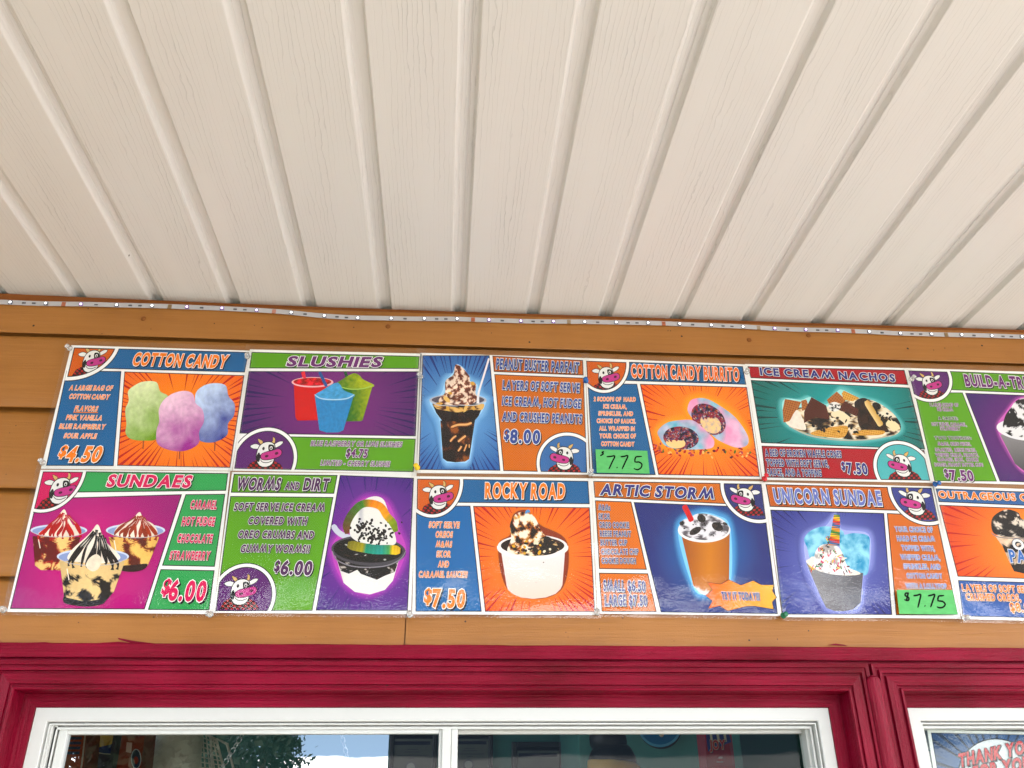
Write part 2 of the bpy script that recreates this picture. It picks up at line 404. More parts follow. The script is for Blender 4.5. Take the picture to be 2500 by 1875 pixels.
for (px_, py_) in ((350, 778), (947, 797), (1829, 830), (1974, 819)):
    p = on_y(px_, py_, -.0062); mb.lathe([(.0042, 0), (.0042, .0003), (.0034, .0012), (.001, .0014)], p, (0, -1, 0), 14)
mb.build('wood_plug', painted_wood('dark_ochre', (.20, .07, .014), (.26, .09, .02), 0, .5), wall)

# ------------------------------------------------------------------ led strip light
LP = [(-900, 712), (-60, 735.5), (0, 737.4), (155, 742), (372.5, 746.5), (542, 752.6), (669, 760), (711, 763), (792, 771), (873.6, 776.6), (953, 777.5), (1116, 778.5), (1271, 784), (1351, 785), (1427, 786), (1504, 787), (1582, 788.5), (1659, 790.7), (1736, 794), (1813.6, 798), (1891, 802), (1967, 805), (2045, 806.5), (2122, 810), (2198, 814), (2274, 816), (2347.5, 817.5), (2421, 820), (2494.5, 822), (2600, 826)]
def led_at(px):
    for (a, b_) in zip(LP[:-1], LP[1:]):
        if a[0] <= px <= b_[0]:
            t = (px - a[0]) / (b_[0] - a[0]); return a[1] + (b_[1] - a[1]) * t
    return LP[-1][1]
YL = -.0085
led = empty('led_strip', on_y(1250, 783, YL), 'white lit LED tape sagging along the top of the frieze board', 'strip light')
xs = [-880 + i * 10 for i in range(349)]
pts = [on_y(x, sum(led_at(x + d) for d in (-24, -12, 0, 12, 24)) / 5, YL) for x in xs]
vv = []; ff = []
for i, p in enumerate(pts):
    dy = .0016 * mnoise.noise(Vector((p.x * 11, 0, 5)))
    for (oy, oz) in ((.0006, .0041), (-.0002, .0043), (-.0002, -.0043), (.0006, -.0041)): vv.append((p.x, p.y + oy + dy, p.z + oz))
for i in range(len(pts) - 1):
    for j in range(3): ff.append((i * 4 + j, (i + 1) * 4 + j, (i + 1) * 4 + j + 1, i * 4 + j + 1))
link('tape', mesh('tape', vv, ff), plain('white_tape', (.50, .48, .50), .4, 0, .06, 60, .02), led, False)
LEDX = [25.3, 112, 198, 285, 371.5, 456.5, 542, 626.5, 711, 792, 873.6, 955, 1036, 1116, 1193.7, 1271.5, 1351, 1427, 1504, 1582, 1659, 1736, 1813.6, 1891, 1967, 2045, 2122, 2198, 2274, 2347.5, 2421, 2494.5]
VIO = {2, 5, 6, 7, 15, 14, 16, 23, 24, 25}
M_LW = emit('led_white', (1, 1, 1), 1.35); M_LV = emit('led_violet', (.76, .52, 1), 1.25)
M_CHIP = [plain('led_body', (.10, .11, .16), .4), plain('led_body_violet', (.15, .07, .28), .4)]
def led_pt(px): return on_y(px, led_at(px), YL - .0010)
for i, px_ in enumerate(LEDX):
    p = led_pt(px_); v = i in VIO
    o = MB().box((p.x - .0029, p.y - .0010, p.z - .0028), (p.x + .0029, p.y + .0016, p.z + .0028), .0004).build('led', M_CHIP[v], led)
    MB().lathe([(.0021, 0), (.0021, .0004), (.0016, .0006)], (p.x, p.y - .0010, p.z), (0, -1, 0), 14).build('diode_lens', M_LV if v else M_LW, o)
M_RESIST = plain('resistor_body', (.10, .10, .11), .5)
M_COPPER = plain('copper_pad', (.55, .16, .07), .4, .3); M_BRASSP = plain('dull_brass_pad', (.36, .24, .12), .4, .3)
padx = [(LEDX[i] + LEDX[i + 1]) / 2 for i in range(1, len(LEDX) - 1, 3)]
for i, px_ in enumerate(padx):
    p = led_pt(px_); m_ = MB()
    for k in range(4): 
        z = p.z - .0030 + k * .0020
        m_.box((p.x - .0032, p.y + .0001, z - .0007), (p.x + .0032, p.y + .0010, z + .0007))
    m_.build('solder_pad', M_COPPER if i % 2 == 0 else M_BRASSP, led)
for i in range(len(LEDX) - 1):
    if i % 3 == 1: continue
    for k in ((.42,) if i % 3 == 2 else (.38, .66)):
        p = led_pt(LEDX[i] + (LEDX[i + 1] - LEDX[i]) * k)
        MB().box((p.x - .0030, p.y - .0004, p.z - .0013), (p.x + .0028, p.y + .0010, p.z + .0011), .0004).build('resistor', M_RESIST, led)

# ------------------------------------------------------------------ windows
YJ = .014
zt_op = zpx(1727, YJ, 1100)
w1l = on_y(85, 1733, YJ).x; w1r = on_y(2024, 1729, YJ).x; w2l = on_y(2214.6, 1725, YJ).x; w2r = w2l + (w1r - w1l)
Z_SILL = .95
CAS = [(0, .034), (0, .014), (.017, .014), (.0178, -.019), (.0190, -.0205), (.0212, -.0205), (.0222, -.0165), (.0248, -.0165), (.0258, -.0195), (.0385, -.0185), (.0392, -.0135), (.0425, -.0135), (.0432, -.0175), (.0470, -.0175), (.0477, -.0130), (.0500, -.0130), (.0508, -.0150), (.0560, -.0150), (.0562, -.002)]
def ring(profile, xl, xr, zt, zb, name, mats, parent, inward=False):
    # profile (t, y) swept up the left side, over the top, and down the right side, mitred
    s = 1 if inward else -1; m_ = len(profile); vv = []
    for (cx, cz, sx, sz) in ((xl, zb, 1, 0), (xl, zt, 1, -1), (xr, zt, -1, -1), (xr, zb, -1, 0)):
        for (t, y) in profile: vv.append((cx + s * sx * t, y, cz + s * sz * t))
    ff = []; mi = []
    for i in range(3):
        for j in range(m_ - 1):
            f = (i * m_ + j, (i + 1) * m_ + j, (i + 1) * m_ + j + 1, i * m_ + j + 1)
            ff.append(f if inward else tuple(reversed(f))); mi.append(0 if i == 1 else 1)
    me = mesh(name, vv, ff); o = link(name, me, mats, parent)
    if len(me.materials) > 1:
        for p, k in zip(me.polygons, mi): p.material_index = k
    return o
FRAME = [(0, .034), (0, .017), (.0165, .017), (.0175, .018), (.0178, .029), (.0192, .029), (.0195, .0215), (.0212, .0215), (.0215, .036), (.0230, .036), (.0233, .030), (.0262, .030), (.0265, .055)]
def window(name, label, xl, xr):
    o = empty(name, ((xl + xr) / 2, .02, Z_SILL), label, 'window')
    ring(CAS, xl, xr, zt_op, Z_SILL, 'casing', [M_RED, M_REDV], o)
    f = ring(FRAME, xl + .0003, xr - .0003, zt_op - .0003, Z_SILL, 'frame', M_VINYL_WHITE, o, True)
    MB().box((xl - .05, -.05, Z_SILL - .03), (xr + .05, .06, Z_SILL - .001), .004).build('sill', M_REDV, o)
    return o
win1 = window('serving_window', 'wide white sliding window in crimson trim under the menu posters', w1l, w1r)
win2 = window('side_window', 'white framed window right of the crimson post with blue thank you poster', w2l, w2r)
# head board, filler and mullion cover belong to the wall trim
trim = empty('window_head_trim', (0, 0, z_red), 'crimson painted head board running above both windows', 'trim')
zA = zt_op + .0575
zh = zA + .0035
def wob(x, k): return .0009 * mnoise.noise(Vector((x * 14, k, 0))) + .0005 * mnoise.noise(Vector((x * 60, k, 3)))
vv = []; ff = []; N = 160
for i in range(N + 1):
    x = XL + (XR - XL) * i / N
    zt_ = z_red + wob(x, 1)
    for (y, z) in ((-.0005, zt_ + .0012), (-.0100, zt_ - .0002), (-.0106, zt_ - .0016), (-.0106, zh + .0008), (-.0098, zh), (.004, zh)): vv.append((x, y, z))
for i in range(N):
    for j in range(5): ff.append((i * 6 + j, (i + 1) * 6 + j, (i + 1) * 6 + j + 1, i * 6 + j + 1))
link('head_board', mesh('head_board', vv, ff), M_RED, trim)
MB().box((XL, -.0035, zt_op + .0563), (XR, .004, zA + .006)).build('filler_strip', M_RED, trim)
for (pts_) in ([(287, 1557), (330, 1565), (380, 1571), (375, 1573), (320, 1570), (290, 1561)], [(215, 1571), (290, 1566.5), (330, 1571), (260, 1574)], [(2020, 1575), (2040, 1571), (2060, 1573.5), (2070, 1577)], [(60, 1569), (110, 1567.5), (130, 1570), (90, 1572)]):
    link('paint_smear', mesh('paint_smear', [on_y(x, y, -.0029) for x, y in pts_], [tuple(range(len(pts_)))]), M_RED, trim)
xm = (w1r + w2l) / 2
post = MB(); hw = .0105; zc_ = on_y(2128, 1650, -.02).z
pv = []; sec = [(-hw, -.013), (-hw, -.0185), (-hw * .75, -.0215), (-hw * .2, -.0228), (hw * .2, -.0228), (hw * .75, -.0215), (hw, -.0185), (hw, -.013)]
lv = [(Z_SILL, 1.0), (zc_ - hw, 1.0), (zc_ - hw * .5, .92), (zc_ - hw * .2, .72), (zc_ + hw * .05, .4), (zc_ + hw * .12, .08)]
vv = [(xm + x * s, y if s > .5 else y * .5 - .0075, z) for (z, s) in lv for (x, y) in sec]
ff = [(i * 8 + j, i * 8 + j + 1, (i + 1) * 8 + j + 1, (i + 1) * 8 + j) for i in range(len(lv) - 1) for j in range(7)]
link('mullion_cover', mesh('mullion_cover', vv, ff), M_REDV, trim)
MB().box((w1r + .050, -.004, Z_SILL), (w2l - .050, .03, zt_op + .0562)).build('mullion_core', M_REDV, trim)
# structural backing of the wall round the openings
MB().box((XL, .0145, zt_op + .05), (XR, .035, Z_S - .004)).build('sheathing', M_OCHRE, wall)
MB().box((XL, .0145, 0), (w1l - .03, .035, zt_op + .0499)).build('sheathing', M_OCHRE, wall)
MB().box((w1l - .03, .0145, 0), (w2r + .03, .035, Z_SILL - .0305)).build('sheathing', M_OCHRE, wall)
MB().box((w2r + .03, .0145, 0), (XR, .035, zt_op + .0499)).build('sheathing', M_OCHRE, wall)
v_, f_ = strip([(.0, z_red), (.0, 0.0)], XL, w1l - .055, 2); link('siding_board', mesh('siding_board', v_, f_), M_OCHRE, wall)

# sliding sashes of the serving window
def vbar(pxa, pxb, py, y, dep, ztop, zbot, bev=.0012):
    a = on_y(pxa, py, y); b_ = on_y(pxb, py, y)
    return MB().box((a.x, y, zbot), (b_.x, y + dep, ztop), bev)
zs = zt_op - .0235
def sash(name_x0, name_x1, y, parent):
    o = vbar(name_x0[0], name_x0[1], 1850, y, .016, zs, Z_SILL + .01).build('sash', M_VINYL_WHITE, parent)
    return o
s1 = MB()
xa0, xa1 = on_y(127, 1850, .031).x, on_y(149, 1850, .031).x
xm0, xm1, xm2, xm3 = on_y(1070, 1850, .031).x, on_y(1078, 1850, .031).x, on_y(1100, 1850, .031).x, on_y(1117, 1850, .031).x
s1.box((xa0, .0345, Z_SILL + .03), (xa1, .050, zs), .0012); s1.box((xm0, .0365, Z_SILL + .03), (xm1 + .0005, .050, zs), .001); s1.box((xm1, .0305, Z_SILL + .03), (xm2, .0495, zs - .0015), .0012)
s1.box((xa1, .0350, zs - .0085), (xm0, .0485, zs - .0005), .001); s1.box((xa1, .0350, Z_SILL + .03), (xm0, .0485, Z_SILL + .05), .001)
sash1 = s1.build('sash', M_VINYL_WHITE, win1)
s2 = MB(); xr0, xr1 = on_y(1968, 1850, .052).x, on_y(1988, 1850, .040).x
s2.box((xm2 + .0003, .0330, Z_SILL + .03), (xm3, .0665, zs + .002), .0012); s2.box((xr0, .0400, Z_SILL + .03), (xr1, .0665, zs), .0012)
s2.box((xm3, .0530, zs - .0075), (xr0, .0660, zs + .001), .001); s2.box((xm3, .0530, Z_SILL + .03), (xr0, .0660, Z_SILL + .05), .001)
sash2 = s2.build('sash', M_VINYL_WHITE, win1)
for s_ in (1,):
    m_ = MB(); x0 = xr1
    for k in range(3): m_.box((x0 + .001 + k * .0042, .020 + k * -.001 + .004, Z_SILL + .02), (x0 + .0042 + k * .0042, .034, zs + .003), .0006)
    m_.build('jamb_track', M_VINYL_WHITE, win1)
    m_ = MB()
    for k in range(3): m_.box((xa0 - .001 - k * .0048, .024 + (2 - k) * .003, Z_SILL + .02), (xa0 - .0052 - k * .0048, .034, zs + .003), .0006)
    m_.build('jamb_track', M_VINYL_WHITE, win1)
x947 = on_y(947, 1850, .042).x
def pane(name, xa, xb, y, m, par):
    return link(name, mesh(name, [(xa, y, Z_SILL + .03), (xb, y, Z_SILL + .03), (xb, y, zs), (xa, y, zs)], [(0, 1, 2, 3)]), m, par)
pane('pane', xa1 - .003, x947, .042, M_GLASS, sash1)
pane('pane', x947 + .0002, xm0 + .003, .0425, M_GLASS_DIM, sash1)
pane('pane', xm3 - .003, xr0 + .003, .058, M_GLASS_DIM, sash2)
pane('pane', w2l + .020, w2r - .02, .042, M_GLASS_DIM, win2)
# ------------------------------------------------------------------ printed posters
EPS = 2.6e-5
class Ink:                              # collects flat printed shapes (vertices with an ink colour) for one part
    def __init__(s): s.v = []; s.f = []; s.c = []
    def add(s, vs_, fs, cs):
        n = len(s.v); s.v += vs_; s.f += [tuple(i + n for i in f) for f in fs]; s.c += cs
    def build(s, name, parent):
        me = mesh(name, s.v, s.f)
        a = me.color_attributes.new('Col', 'FLOAT_COLOR', 'POINT')
        flat = []
        for c in s.c:
            k = (max(.001, *c[:3]) / .9) ** .26; lu = .3 * c[0] + .5 * c[1] + .2 * c[2]
            flat += [max(0, lu + (v - lu) * 1.16) * k for v in c[:3]] + [1.0]
        a.data.foreach_set('color', flat)
        # every sheet faces the street
        me.update()
        bm = bmesh.new(); bm.from_mesh(me)
        fl = [f for f in bm.faces if f.normal.y > 0]
        bmesh.ops.reverse_faces(bm, faces=fl); bm.to_mesh(me); bm.free()
        return link(name, me, M_PRINT, parent)

# glyph shapes from the built-in typeface, fattened to comic lettering
CAPH = 0.727
GL = {}
def make_glyphs(chars, offs):
    tmp = []
    for ch in chars:
        for o in offs:
            cu = bpy.data.curves.new('g', 'FONT'); cu.body = ch; cu.offset = o; cu.resolution_u = 3
            ob = bpy.data.objects.new('g', cu); COL.objects.link(ob); tmp.append((ch, o, ob, cu))
    dg = bpy.context.evaluated_depsgraph_get(); dg.update()
    for ch, o, ob, cu in tmp:
        me = bpy.data.meshes.new_from_object(ob.evaluated_get(dg))
        GL[(ch, o)] = ([(v.co.x, v.co.y) for v in me.vertices], [tuple(p.vertices) for p in me.polygons])
        bpy.data.meshes.remove(me)
    for o in offs:                     # the fattened M folds over itself: use an upturned W
        GL[('M', o)] = ([(x * .94, CAPH - y) for x, y in GL[('W', o)][0]], GL[('W', o)][1])
    for ch, o, ob, cu in tmp:
        bpy.data.objects.remove(ob); bpy.data.curves.remove(cu)
O_FILL, O_LINE, O_BIG, O_BIGL = .029, .076, .044, .082
make_glyphs("ABCDEFGHIJKLMNOPQRSTUVWXYZ0123456789$.,-!&:s", (O_FILL, O_LINE, O_BIG, O_BIGL))

def catmull(pts, n, closed=True):
    m = len(pts); out = []
    segs = m if closed else m - 1
    per = max(1, n // segs)
    for i in range(segs):
        g_ = (lambda k: pts[k % m]) if closed else (lambda k: pts[max(0, min(m - 1, k))])
        p0, p1, p2, p3 = g_(i - 1), g_(i), g_(i + 1), g_(i + 2)
        for j in range(per):
            t = j / per; t2 = t * t; t3 = t2 * t
            out.append(tuple(.5 * (2 * p1[k] + (p2[k] - p0[k]) * t + (2 * p0[k] - 5 * p1[k] + 4 * p2[k] - p3[k]) * t2 + (3 * p1[k] - p0[k] - 3 * p2[k] + p3[k]) * t3) for k in (0, 1)))
    if not closed: out.append(tuple(pts[-1]))
    return out
def area(p): return sum(p[i][0] * p[(i + 1) % len(p)][1] - p[(i + 1) % len(p)][0] * p[i][1] for i in range(len(p))) / 2
def inset(pts, d):
    if area(pts) < 0: pts = pts[::-1]
    n = len(pts); out = []
    L = []
    for i in range(n):
        a, b_ = pts[i], pts[(i + 1) % n]; dx, dy = b_[0] - a[0], b_[1] - a[1]; q = math.hypot(dx, dy) or 1e-9
        nx, ny = -dy / q, dx / q
        L.append((a[0] + nx * d, a[1] + ny * d, dx, dy))
    for i in range(n):
        a, b_ = L[i - 1], L[i]; den = a[2] * b_[3] - a[3] * b_[2]
        if abs(den) < 1e-9: out.append((b_[0], b_[1])); continue
        t = ((b_[0] - a[0]) * b_[3] - (b_[1] - a[1]) * b_[2]) / den
        out.append((a[0] + a[2] * t, a[1] + a[3] * t))
    return out
def clip(pts, cl):                      # clip a polygon to a convex one
    if area(cl) < 0: cl = cl[::-1]
    out = list(pts)
    for i in range(len(cl)):
        a, b_ = cl[i], cl[(i + 1) % len(cl)]
        side = lambda p: (b_[0] - a[0]) * (p[1] - a[1]) - (b_[1] - a[1]) * (p[0] - a[0])
        src = out; out = []
        for j in range(len(src)):
            p, q = src[j], src[(j + 1) % len(src)]; sp, sq = side(p), side(q)
            if sp >= 0: out.append(p)
            if sp * sq < 0:
                t = sp / (sp - sq); out.append((p[0] + (q[0] - p[0]) * t, p[1] + (q[1] - p[1]) * t))
        if not out: return []
    return out
def keep_in(x, y, q, cx, cy):           # pull a point back inside a convex panel
    sg = 1 if area(q) > 0 else -1; t = 1.0
    for i in range(len(q)):
        a, b_ = q[i], q[(i + 1) % len(q)]
        f = lambda px, py: sg * ((b_[0] - a[0]) * (py - a[1]) - (b_[1] - a[1]) * (px - a[0]))
        f0, f1 = f(cx, cy), f(x, y)
        if f1 < 0 < f0: t = min(t, f0 / (f0 - f1))
    return cx + (x - cx) * t, cy + (y - cy) * t
def nz(x, y, s, seed=0, det=3): return mnoise.fractal(Vector((x / s, y / s, seed * 7.31)), .9, 2.1, det)
def ell(c, rx, ry, rot=0, n=40):
    cr_, sr = math.cos(rot), math.sin(rot)
    return [(c[0] + rx * math.cos(a) * cr_ - ry * math.sin(a) * sr, c[1] + rx * math.cos(a) * sr + ry * math.sin(a) * cr_) for a in (2 * math.pi * k / n for k in range(n))]

WHITE = (.90, .895, .88); INKBLACK = (.012, .012, .015)
class Poster:
    def __init__(s, name, label, frame, quad, y=-.0045, group='laminated menu posters in two rows', film=True, seed=0, filmy=.0030, loose=1.0, cat='poster', marg=9.5):
        s.ox, s.oy, s.k = frame; s.y = y; s.quad = quad; s.L = 0; s.seed = seed; s.rnd = random.Random(seed * 13 + 5)
        c = s.P((sum(q[0] for q in quad) / 4, sum(q[1] for q in quad) / 4), 0)
        s.o = empty(name, c, label, cat, group)
        s.parts = {}; s.nline = 0
        s.ink = s.part('panels')
        pp = Ink(); s.parts['paper'] = pp
        s.poly(quad, WHITE, ink=pp)
        s.film = film; s.filmy = filmy; s.loose = loose; s.marg = marg
    def part(s, name): return s.parts.setdefault(name, Ink())
    def P(s, p, L):
        q = on_y(s.ox + p[0] / s.k, s.oy + p[1] / s.k, s.y - L * EPS); return q
    def lean(s, x):
        (a, b_, c, d) = s.quad
        l0 = (a[0] - d[0]) / (d[1] - a[1]); l1 = (b_[0] - c[0]) / (c[1] - b_[1])
        xl = (a[0] + d[0]) / 2; xr = (b_[0] + c[0]) / 2
        return l0 + (l1 - l0) * (x - xl) / (xr - xl)
    def poly(s, pts, col, ink=None, L=None):
        if len(pts) < 3: return
        if L is None: s.L += 1; L = s.L
        cs = [col(p[0], p[1]) if callable(col) else col for p in pts]
        (ink or s.ink).add([s.P(p, L) for p in pts], [tuple(range(len(pts)))], cs)
    def shape(s, pts, col, n=64, rings=7, smooth=True, center=None, ink=None, L=None):
        if L is None: s.L += 1; L = s.L
        b_ = catmull(pts, n) if smooth else s.resample(pts, n)
        m = len(b_)
        c = center or (sum(p[0] for p in b_) / m, sum(p[1] for p in b_) / m)
        P_ = [c]; F = []
        for r_ in range(1, rings + 1):
            t = r_ / rings
            P_ += [(c[0] + (q[0] - c[0]) * t, c[1] + (q[1] - c[1]) * t) for q in b_]
        for k in range(m): F.append((0, 1 + k, 1 + (k + 1) % m))
        for r_ in range(rings - 1):
            for k in range(m):
                a = 1 + r_ * m + k; b2 = 1 + r_ * m + (k + 1) % m
                F.append((a, b2, b2 + m, a + m))
        (ink or s.ink).add([s.P(p, L) for p in P_], F, [col(*p) if callable(col) else col for p in P_])
    def resample(s, pts, n):
        out = []; m = len(pts); per = sum(math.dist(pts[i], pts[(i + 1) % m]) for i in range(m))
        for i in range(m):
            a, b_ = pts[i], pts[(i + 1) % m]; k = max(1, round(n * math.dist(a, b_) / per))
            out += [(a[0] + (b_[0] - a[0]) * j / k, a[1] + (b_[1] - a[1]) * j / k) for j in range(k)]
        return out
    def panel(s, pts, col, bw=9, center=None, ink=None):
        s.poly(pts, INKBLACK, ink=ink)
        q = inset(pts, bw)
        if center: s.shape(q, col, 60, 8, False, center, ink=ink)
        else: s.poly(q, col, ink=ink)
        return q
    def dots(s, pts, col, step=26, r_=6.5):      # halftone dots of the printed panels
        r_ *= .8
        s.L += 1
        xs = [p[0] for p in pts]; ys = [p[1] for p in pts]; j = 0
        y = min(ys)
        while y < max(ys):
            x = min(xs) + (step / 2 if j % 2 else 0)
            while x < max(xs):
                if all(((pts[(i + 1) % len(pts)][0] - pts[i][0]) * (y - pts[i][1]) - (pts[(i + 1) % len(pts)][1] - pts[i][1]) * (x - pts[i][0])) * (1 if area(pts) > 0 else -1) > r_ * 60 for i in range(len(pts))):
                    s.poly([(x - r_, y), (x, y - r_), (x + r_, y), (x, y + r_)], col, L=s.L)
                x += step
            y += step / 2; j += 1
    def rays(s, q, c, col, n=70, r0=(.35, .75), w_=.42, ink=None):
        s.L += 1; R_ = max(math.dist(c, p) for p in q) * 1.3
        for k in range(n):
            a = 2 * math.pi * (k + s.rnd.uniform(-.2, .2)) / n; da = math.pi / n * w_ * s.rnd.uniform(.35, 1.2)
            r1 = R_ / 1.3 * s.rnd.uniform(*r0)
            t = clip([(c[0] + r1 * math.cos(a), c[1] + r1 * math.sin(a)), (c[0] + R_ * math.cos(a - da), c[1] + R_ * math.sin(a - da)), (c[0] + R_ * math.cos(a + da), c[1] + R_ * math.sin(a + da))], q)
            if len(t) > 2: s.poly(t, col, ink=ink, L=s.L)
    def glow(s, pts, q, c0, c1f, grow, n=64):   # printed halo round a cut-out picture
        b_ = catmull(pts, n); m = len(b_); s.L += 1
        cx = sum(p[0] for p in b_) / m; cy = sum(p[1] for p in b_) / m
        s.shape(b_, c0, m, 1, False)
        P_ = []; F = []; C = []; T = 8; c0 = mixc(c1f(cx, cy), c0, .32)
        for r_ in range(T + 1):
            for (x, y) in b_:
                d = math.hypot(x - cx, y - cy) or 1
                t = r_ / T; g_ = grow * t * 1.15
                x2, y2 = keep_in(x + (x - cx) / d * g_, y + (y - cy) / d * g_, q, cx, cy)
                P_.append((x2, y2)); C.append(mixc(c0, c1f(x2, y2), t * t * (3 - 2 * t)))
        for r_ in range(T):
            for k in range(m): F.append((r_ * m + k, r_ * m + (k + 1) % m, (r_ + 1) * m + (k + 1) % m, (r_ + 1) * m + k))
        s.ink.add([s.P(p, s.L) for p in P_], F, C)
    def stroke(s, pts, wd, col, n=24, ink=None, L=None, taper=False):
        c = catmull(pts, n, False); m = len(c); V = []; C = []
        if L is None: s.L += 1; L = s.L
        for i, p in enumerate(c):
            a = c[max(0, i - 1)]; b_ = c[min(m - 1, i + 1)]; dx, dy = b_[0] - a[0], b_[1] - a[1]; q = math.hypot(dx, dy) or 1
            t = i / (m - 1); ww = (wd(t) if callable(wd) else wd) / 2
            if not callable(wd): ww *= min(1, .55 + 4 * min(t, 1 - t))
            for sg in (-1, 1): V.append((p[0] - dy / q * ww * sg, p[1] + dx / q * ww * sg)); C.append(col(t, sg) if callable(col) else col)
        F = [(2 * i, 2 * i + 1, 2 * i + 3, 2 * i + 2) for i in range(m - 1)]
        (ink or s.ink).add([s.P(p, L) for p in V], F, C)
    def bits(s, pts_, cols, size, ink=None):    # scattered sprinkles, crumbs or nut pieces
        base = s.L; s.L += 5
        for i, (x, y) in enumerate(pts_):
            a = s.rnd.uniform(0, 6.28); k = size[0] * s.rnd.uniform(.6, 1.3); h = size[1] * s.rnd.uniform(.6, 1.3)
            q = [(x + math.cos(a) * u * k - math.sin(a) * v_ * h, y + math.sin(a) * u * k + math.cos(a) * v_ * h) for u, v_ in ((-1, -.4), (-.4, -1), (.5, -.9), (1, .1), (.4, 1), (-.6, .8))]
            s.poly(q, s.rnd.choice(cols), ink=ink, L=base + 1 + i % 5)
    def scatter(s, pts, n):
        b_ = catmull(pts, 60); cx = sum(p[0] for p in b_) / len(b_); cy = sum(p[1] for p in b_) / len(b_); o = []
        for k in range(n):
            p = s.rnd.choice(b_); t = s.rnd.random() ** .5 * .95; o.append((cx + (p[0] - cx) * t, cy + (p[1] - cy) * t))
        return o
    def text(s, st, a, b_, h, fill, part='lettering', slant=.15, line=WHITE, shadow=INKBLACK, edge=True, sp=.12):
        s.nline += 1; ink = s.part((part, s.nline)); u = 0; place = []
        for ch in st:
            if ch == ' ': u += .30; continue
            xs = [p[0] for p in GL[(ch, O_FILL)][0]]; x0, x1 = min(xs), max(xs)
            place.append((ch, u - x0)); u += (x1 - x0) + sp
        W_ = u - sp; ln = s.lean((a[0] + b_[0]) / 2)
        dx, dy = b_[0] - a[0], b_[1] - a[1]; L0 = 62
        def M_(p, sx=0, sy=0):
            x, y = p; v_ = y / CAPH
            q = (a[0] + dx * x / W_ + (ln + slant) * h * v_ + sx, a[1] + dy * x / W_ - h * v_ + sy); return q
        for i, (ch, ux) in enumerate(place):
            ro = s.rnd.uniform(-.03, .03); bo = s.rnd.uniform(-.012, .012)
            def gp(o):
                vs_, fs = GL[(ch, o)]
                return [(ux + x - ro * (y - .36), y + ro * .5 * x + bo) for x, y in vs_], fs
            layers = []; big = h / s.k > 16; ol, of = (O_BIGL, O_BIG) if big else (O_LINE, O_FILL)
            if shadow: layers.append((ol, shadow, h * (.075 if big else .055), h * (.08 if big else .06), 0))
            if edge: layers.append((ol, line, 0, 0, 2))
            layers.append((of, fill, 0, 0, 4))
            for (o, c, sx, sy, l_) in layers:
                vs_, fs = gp(o)
                ink.add([s.P(M_(v_, sx, sy), L0 + l_ + (i % 2)) for v_ in vs_], fs, [c] * len(vs_))
    def cow(s, cx, cy, k, flip=1):      # plain cow's head printed as the emblem in each corner badge
        ink = s.part('cow_emblem'); ln = s.lean(cx)
        k *= .9
        def T0(pts): return [(cx + flip * x * k - ln * y * k, cy + y * k) for x, y in pts]
        def T(pts): return clip(T0(pts), s.clipq)
        blk, wht, pnk = INKBLACK, (.82, .82, .80), lin((196, 70, 140))
        def body(pts, c, e=.06, sm=True, n=28):
            q = catmull(pts, n) if sm else pts
            mx_ = sum(p[0] for p in q) / len(q); my_ = sum(p[1] for p in q) / len(q)
            if e: s.poly(T([(x + (x - mx_) / (math.hypot(x - mx_, y - my_) or 1) * e, y + (y - my_) / (math.hypot(x - mx_, y - my_) or 1) * e) for x, y in q]), blk, ink=ink)
            s.poly(T(q), c, ink=ink)
        # shoulders in checked cloth
        cloth = [(-1.35, 1.30), (-1.1, .75), (-.55, .42), (.5, .45), (1.15, .80), (1.45, 1.30)]
        s.poly(T(cloth), lin((60, 18, 24)), ink=ink)
        base = s.L; s.L += 1
        for i in range(-7, 8):
            for j in range(0, 5):
                if (i + j) % 2: continue
                q = clip([(i * .2 + j * .06, .40 + j * .19), (i * .2 + .18 + j * .06, .44 + j * .19), (i * .2 + .2 + j * .06, .58 + j * .19), (i * .2 + .02 + j * .06, .55 + j * .19)], cloth[::1])
                if len(q) > 2: s.poly(T(q), lin((178, 40, 42)), ink=ink, L=s.L)
        body([(-.40, -.62), (-.60, -.78), (-.72, -1.02), (-.58, -.98), (-.36, -.84)], lin((214, 180, 120)), .04)
        body([(.22, -.70), (.36, -.90), (.34, -1.14), (.50, -1.02), (.48, -.72)], lin((214, 180, 120)), .04)
        body([(-.50, -.52), (-.85, -.66), (-1.18, -.52), (-1.0, -.36), (-.6, -.34)], wht, .05)
        body([(.48, -.58), (.80, -.82), (1.08, -.82), (.95, -.60), (.6, -.42)], wht, .05)
        body([(-.56, -.45), (-.30, -.72), (.10, -.80), (.45, -.66), (.58, -.30), (.60, .20), (.52, .72), (.10, .96), (-.36, .86), (-.62, .45), (-.66, 0)], wht)
        body([(-.62, .05), (-.50, -.05), (-.38, .25), (-.44, .60), (-.58, .55), (-.68, .35)], blk, 0)
        body([(.12, -.62), (.46, -.58), (.58, -.25), (.50, -.02), (.22, -.10), (.10, -.35)], blk, 0)
        s.poly(T(ell((-.24, -.34), .085, .12)), blk, ink=ink); s.poly(T(ell((.30, -.38), .10, .13)), wht, ink=ink); s.poly(T(ell((.30, -.36), .055, .085)), blk, ink=ink)
        body([(-.34, .10), (-.10, -.06), (.40, -.18), (.86, -.30), (1.08, -.12), (1.0, .18), (.55, .36), (.0, .46), (-.30, .36)], pnk)
        s.poly(T(ell((.06, .20), .13, .09, -.2)), lin((90, 20, 60)), ink=ink); s.poly(T(ell((.74, .00), .13, .10, -.3)), lin((90, 20, 60)), ink=ink)
        s.stroke(T0([(-.36, .46), (-.15, .64), (.2, .66), (.52, .52)]), .05 * k, blk, ink=ink)
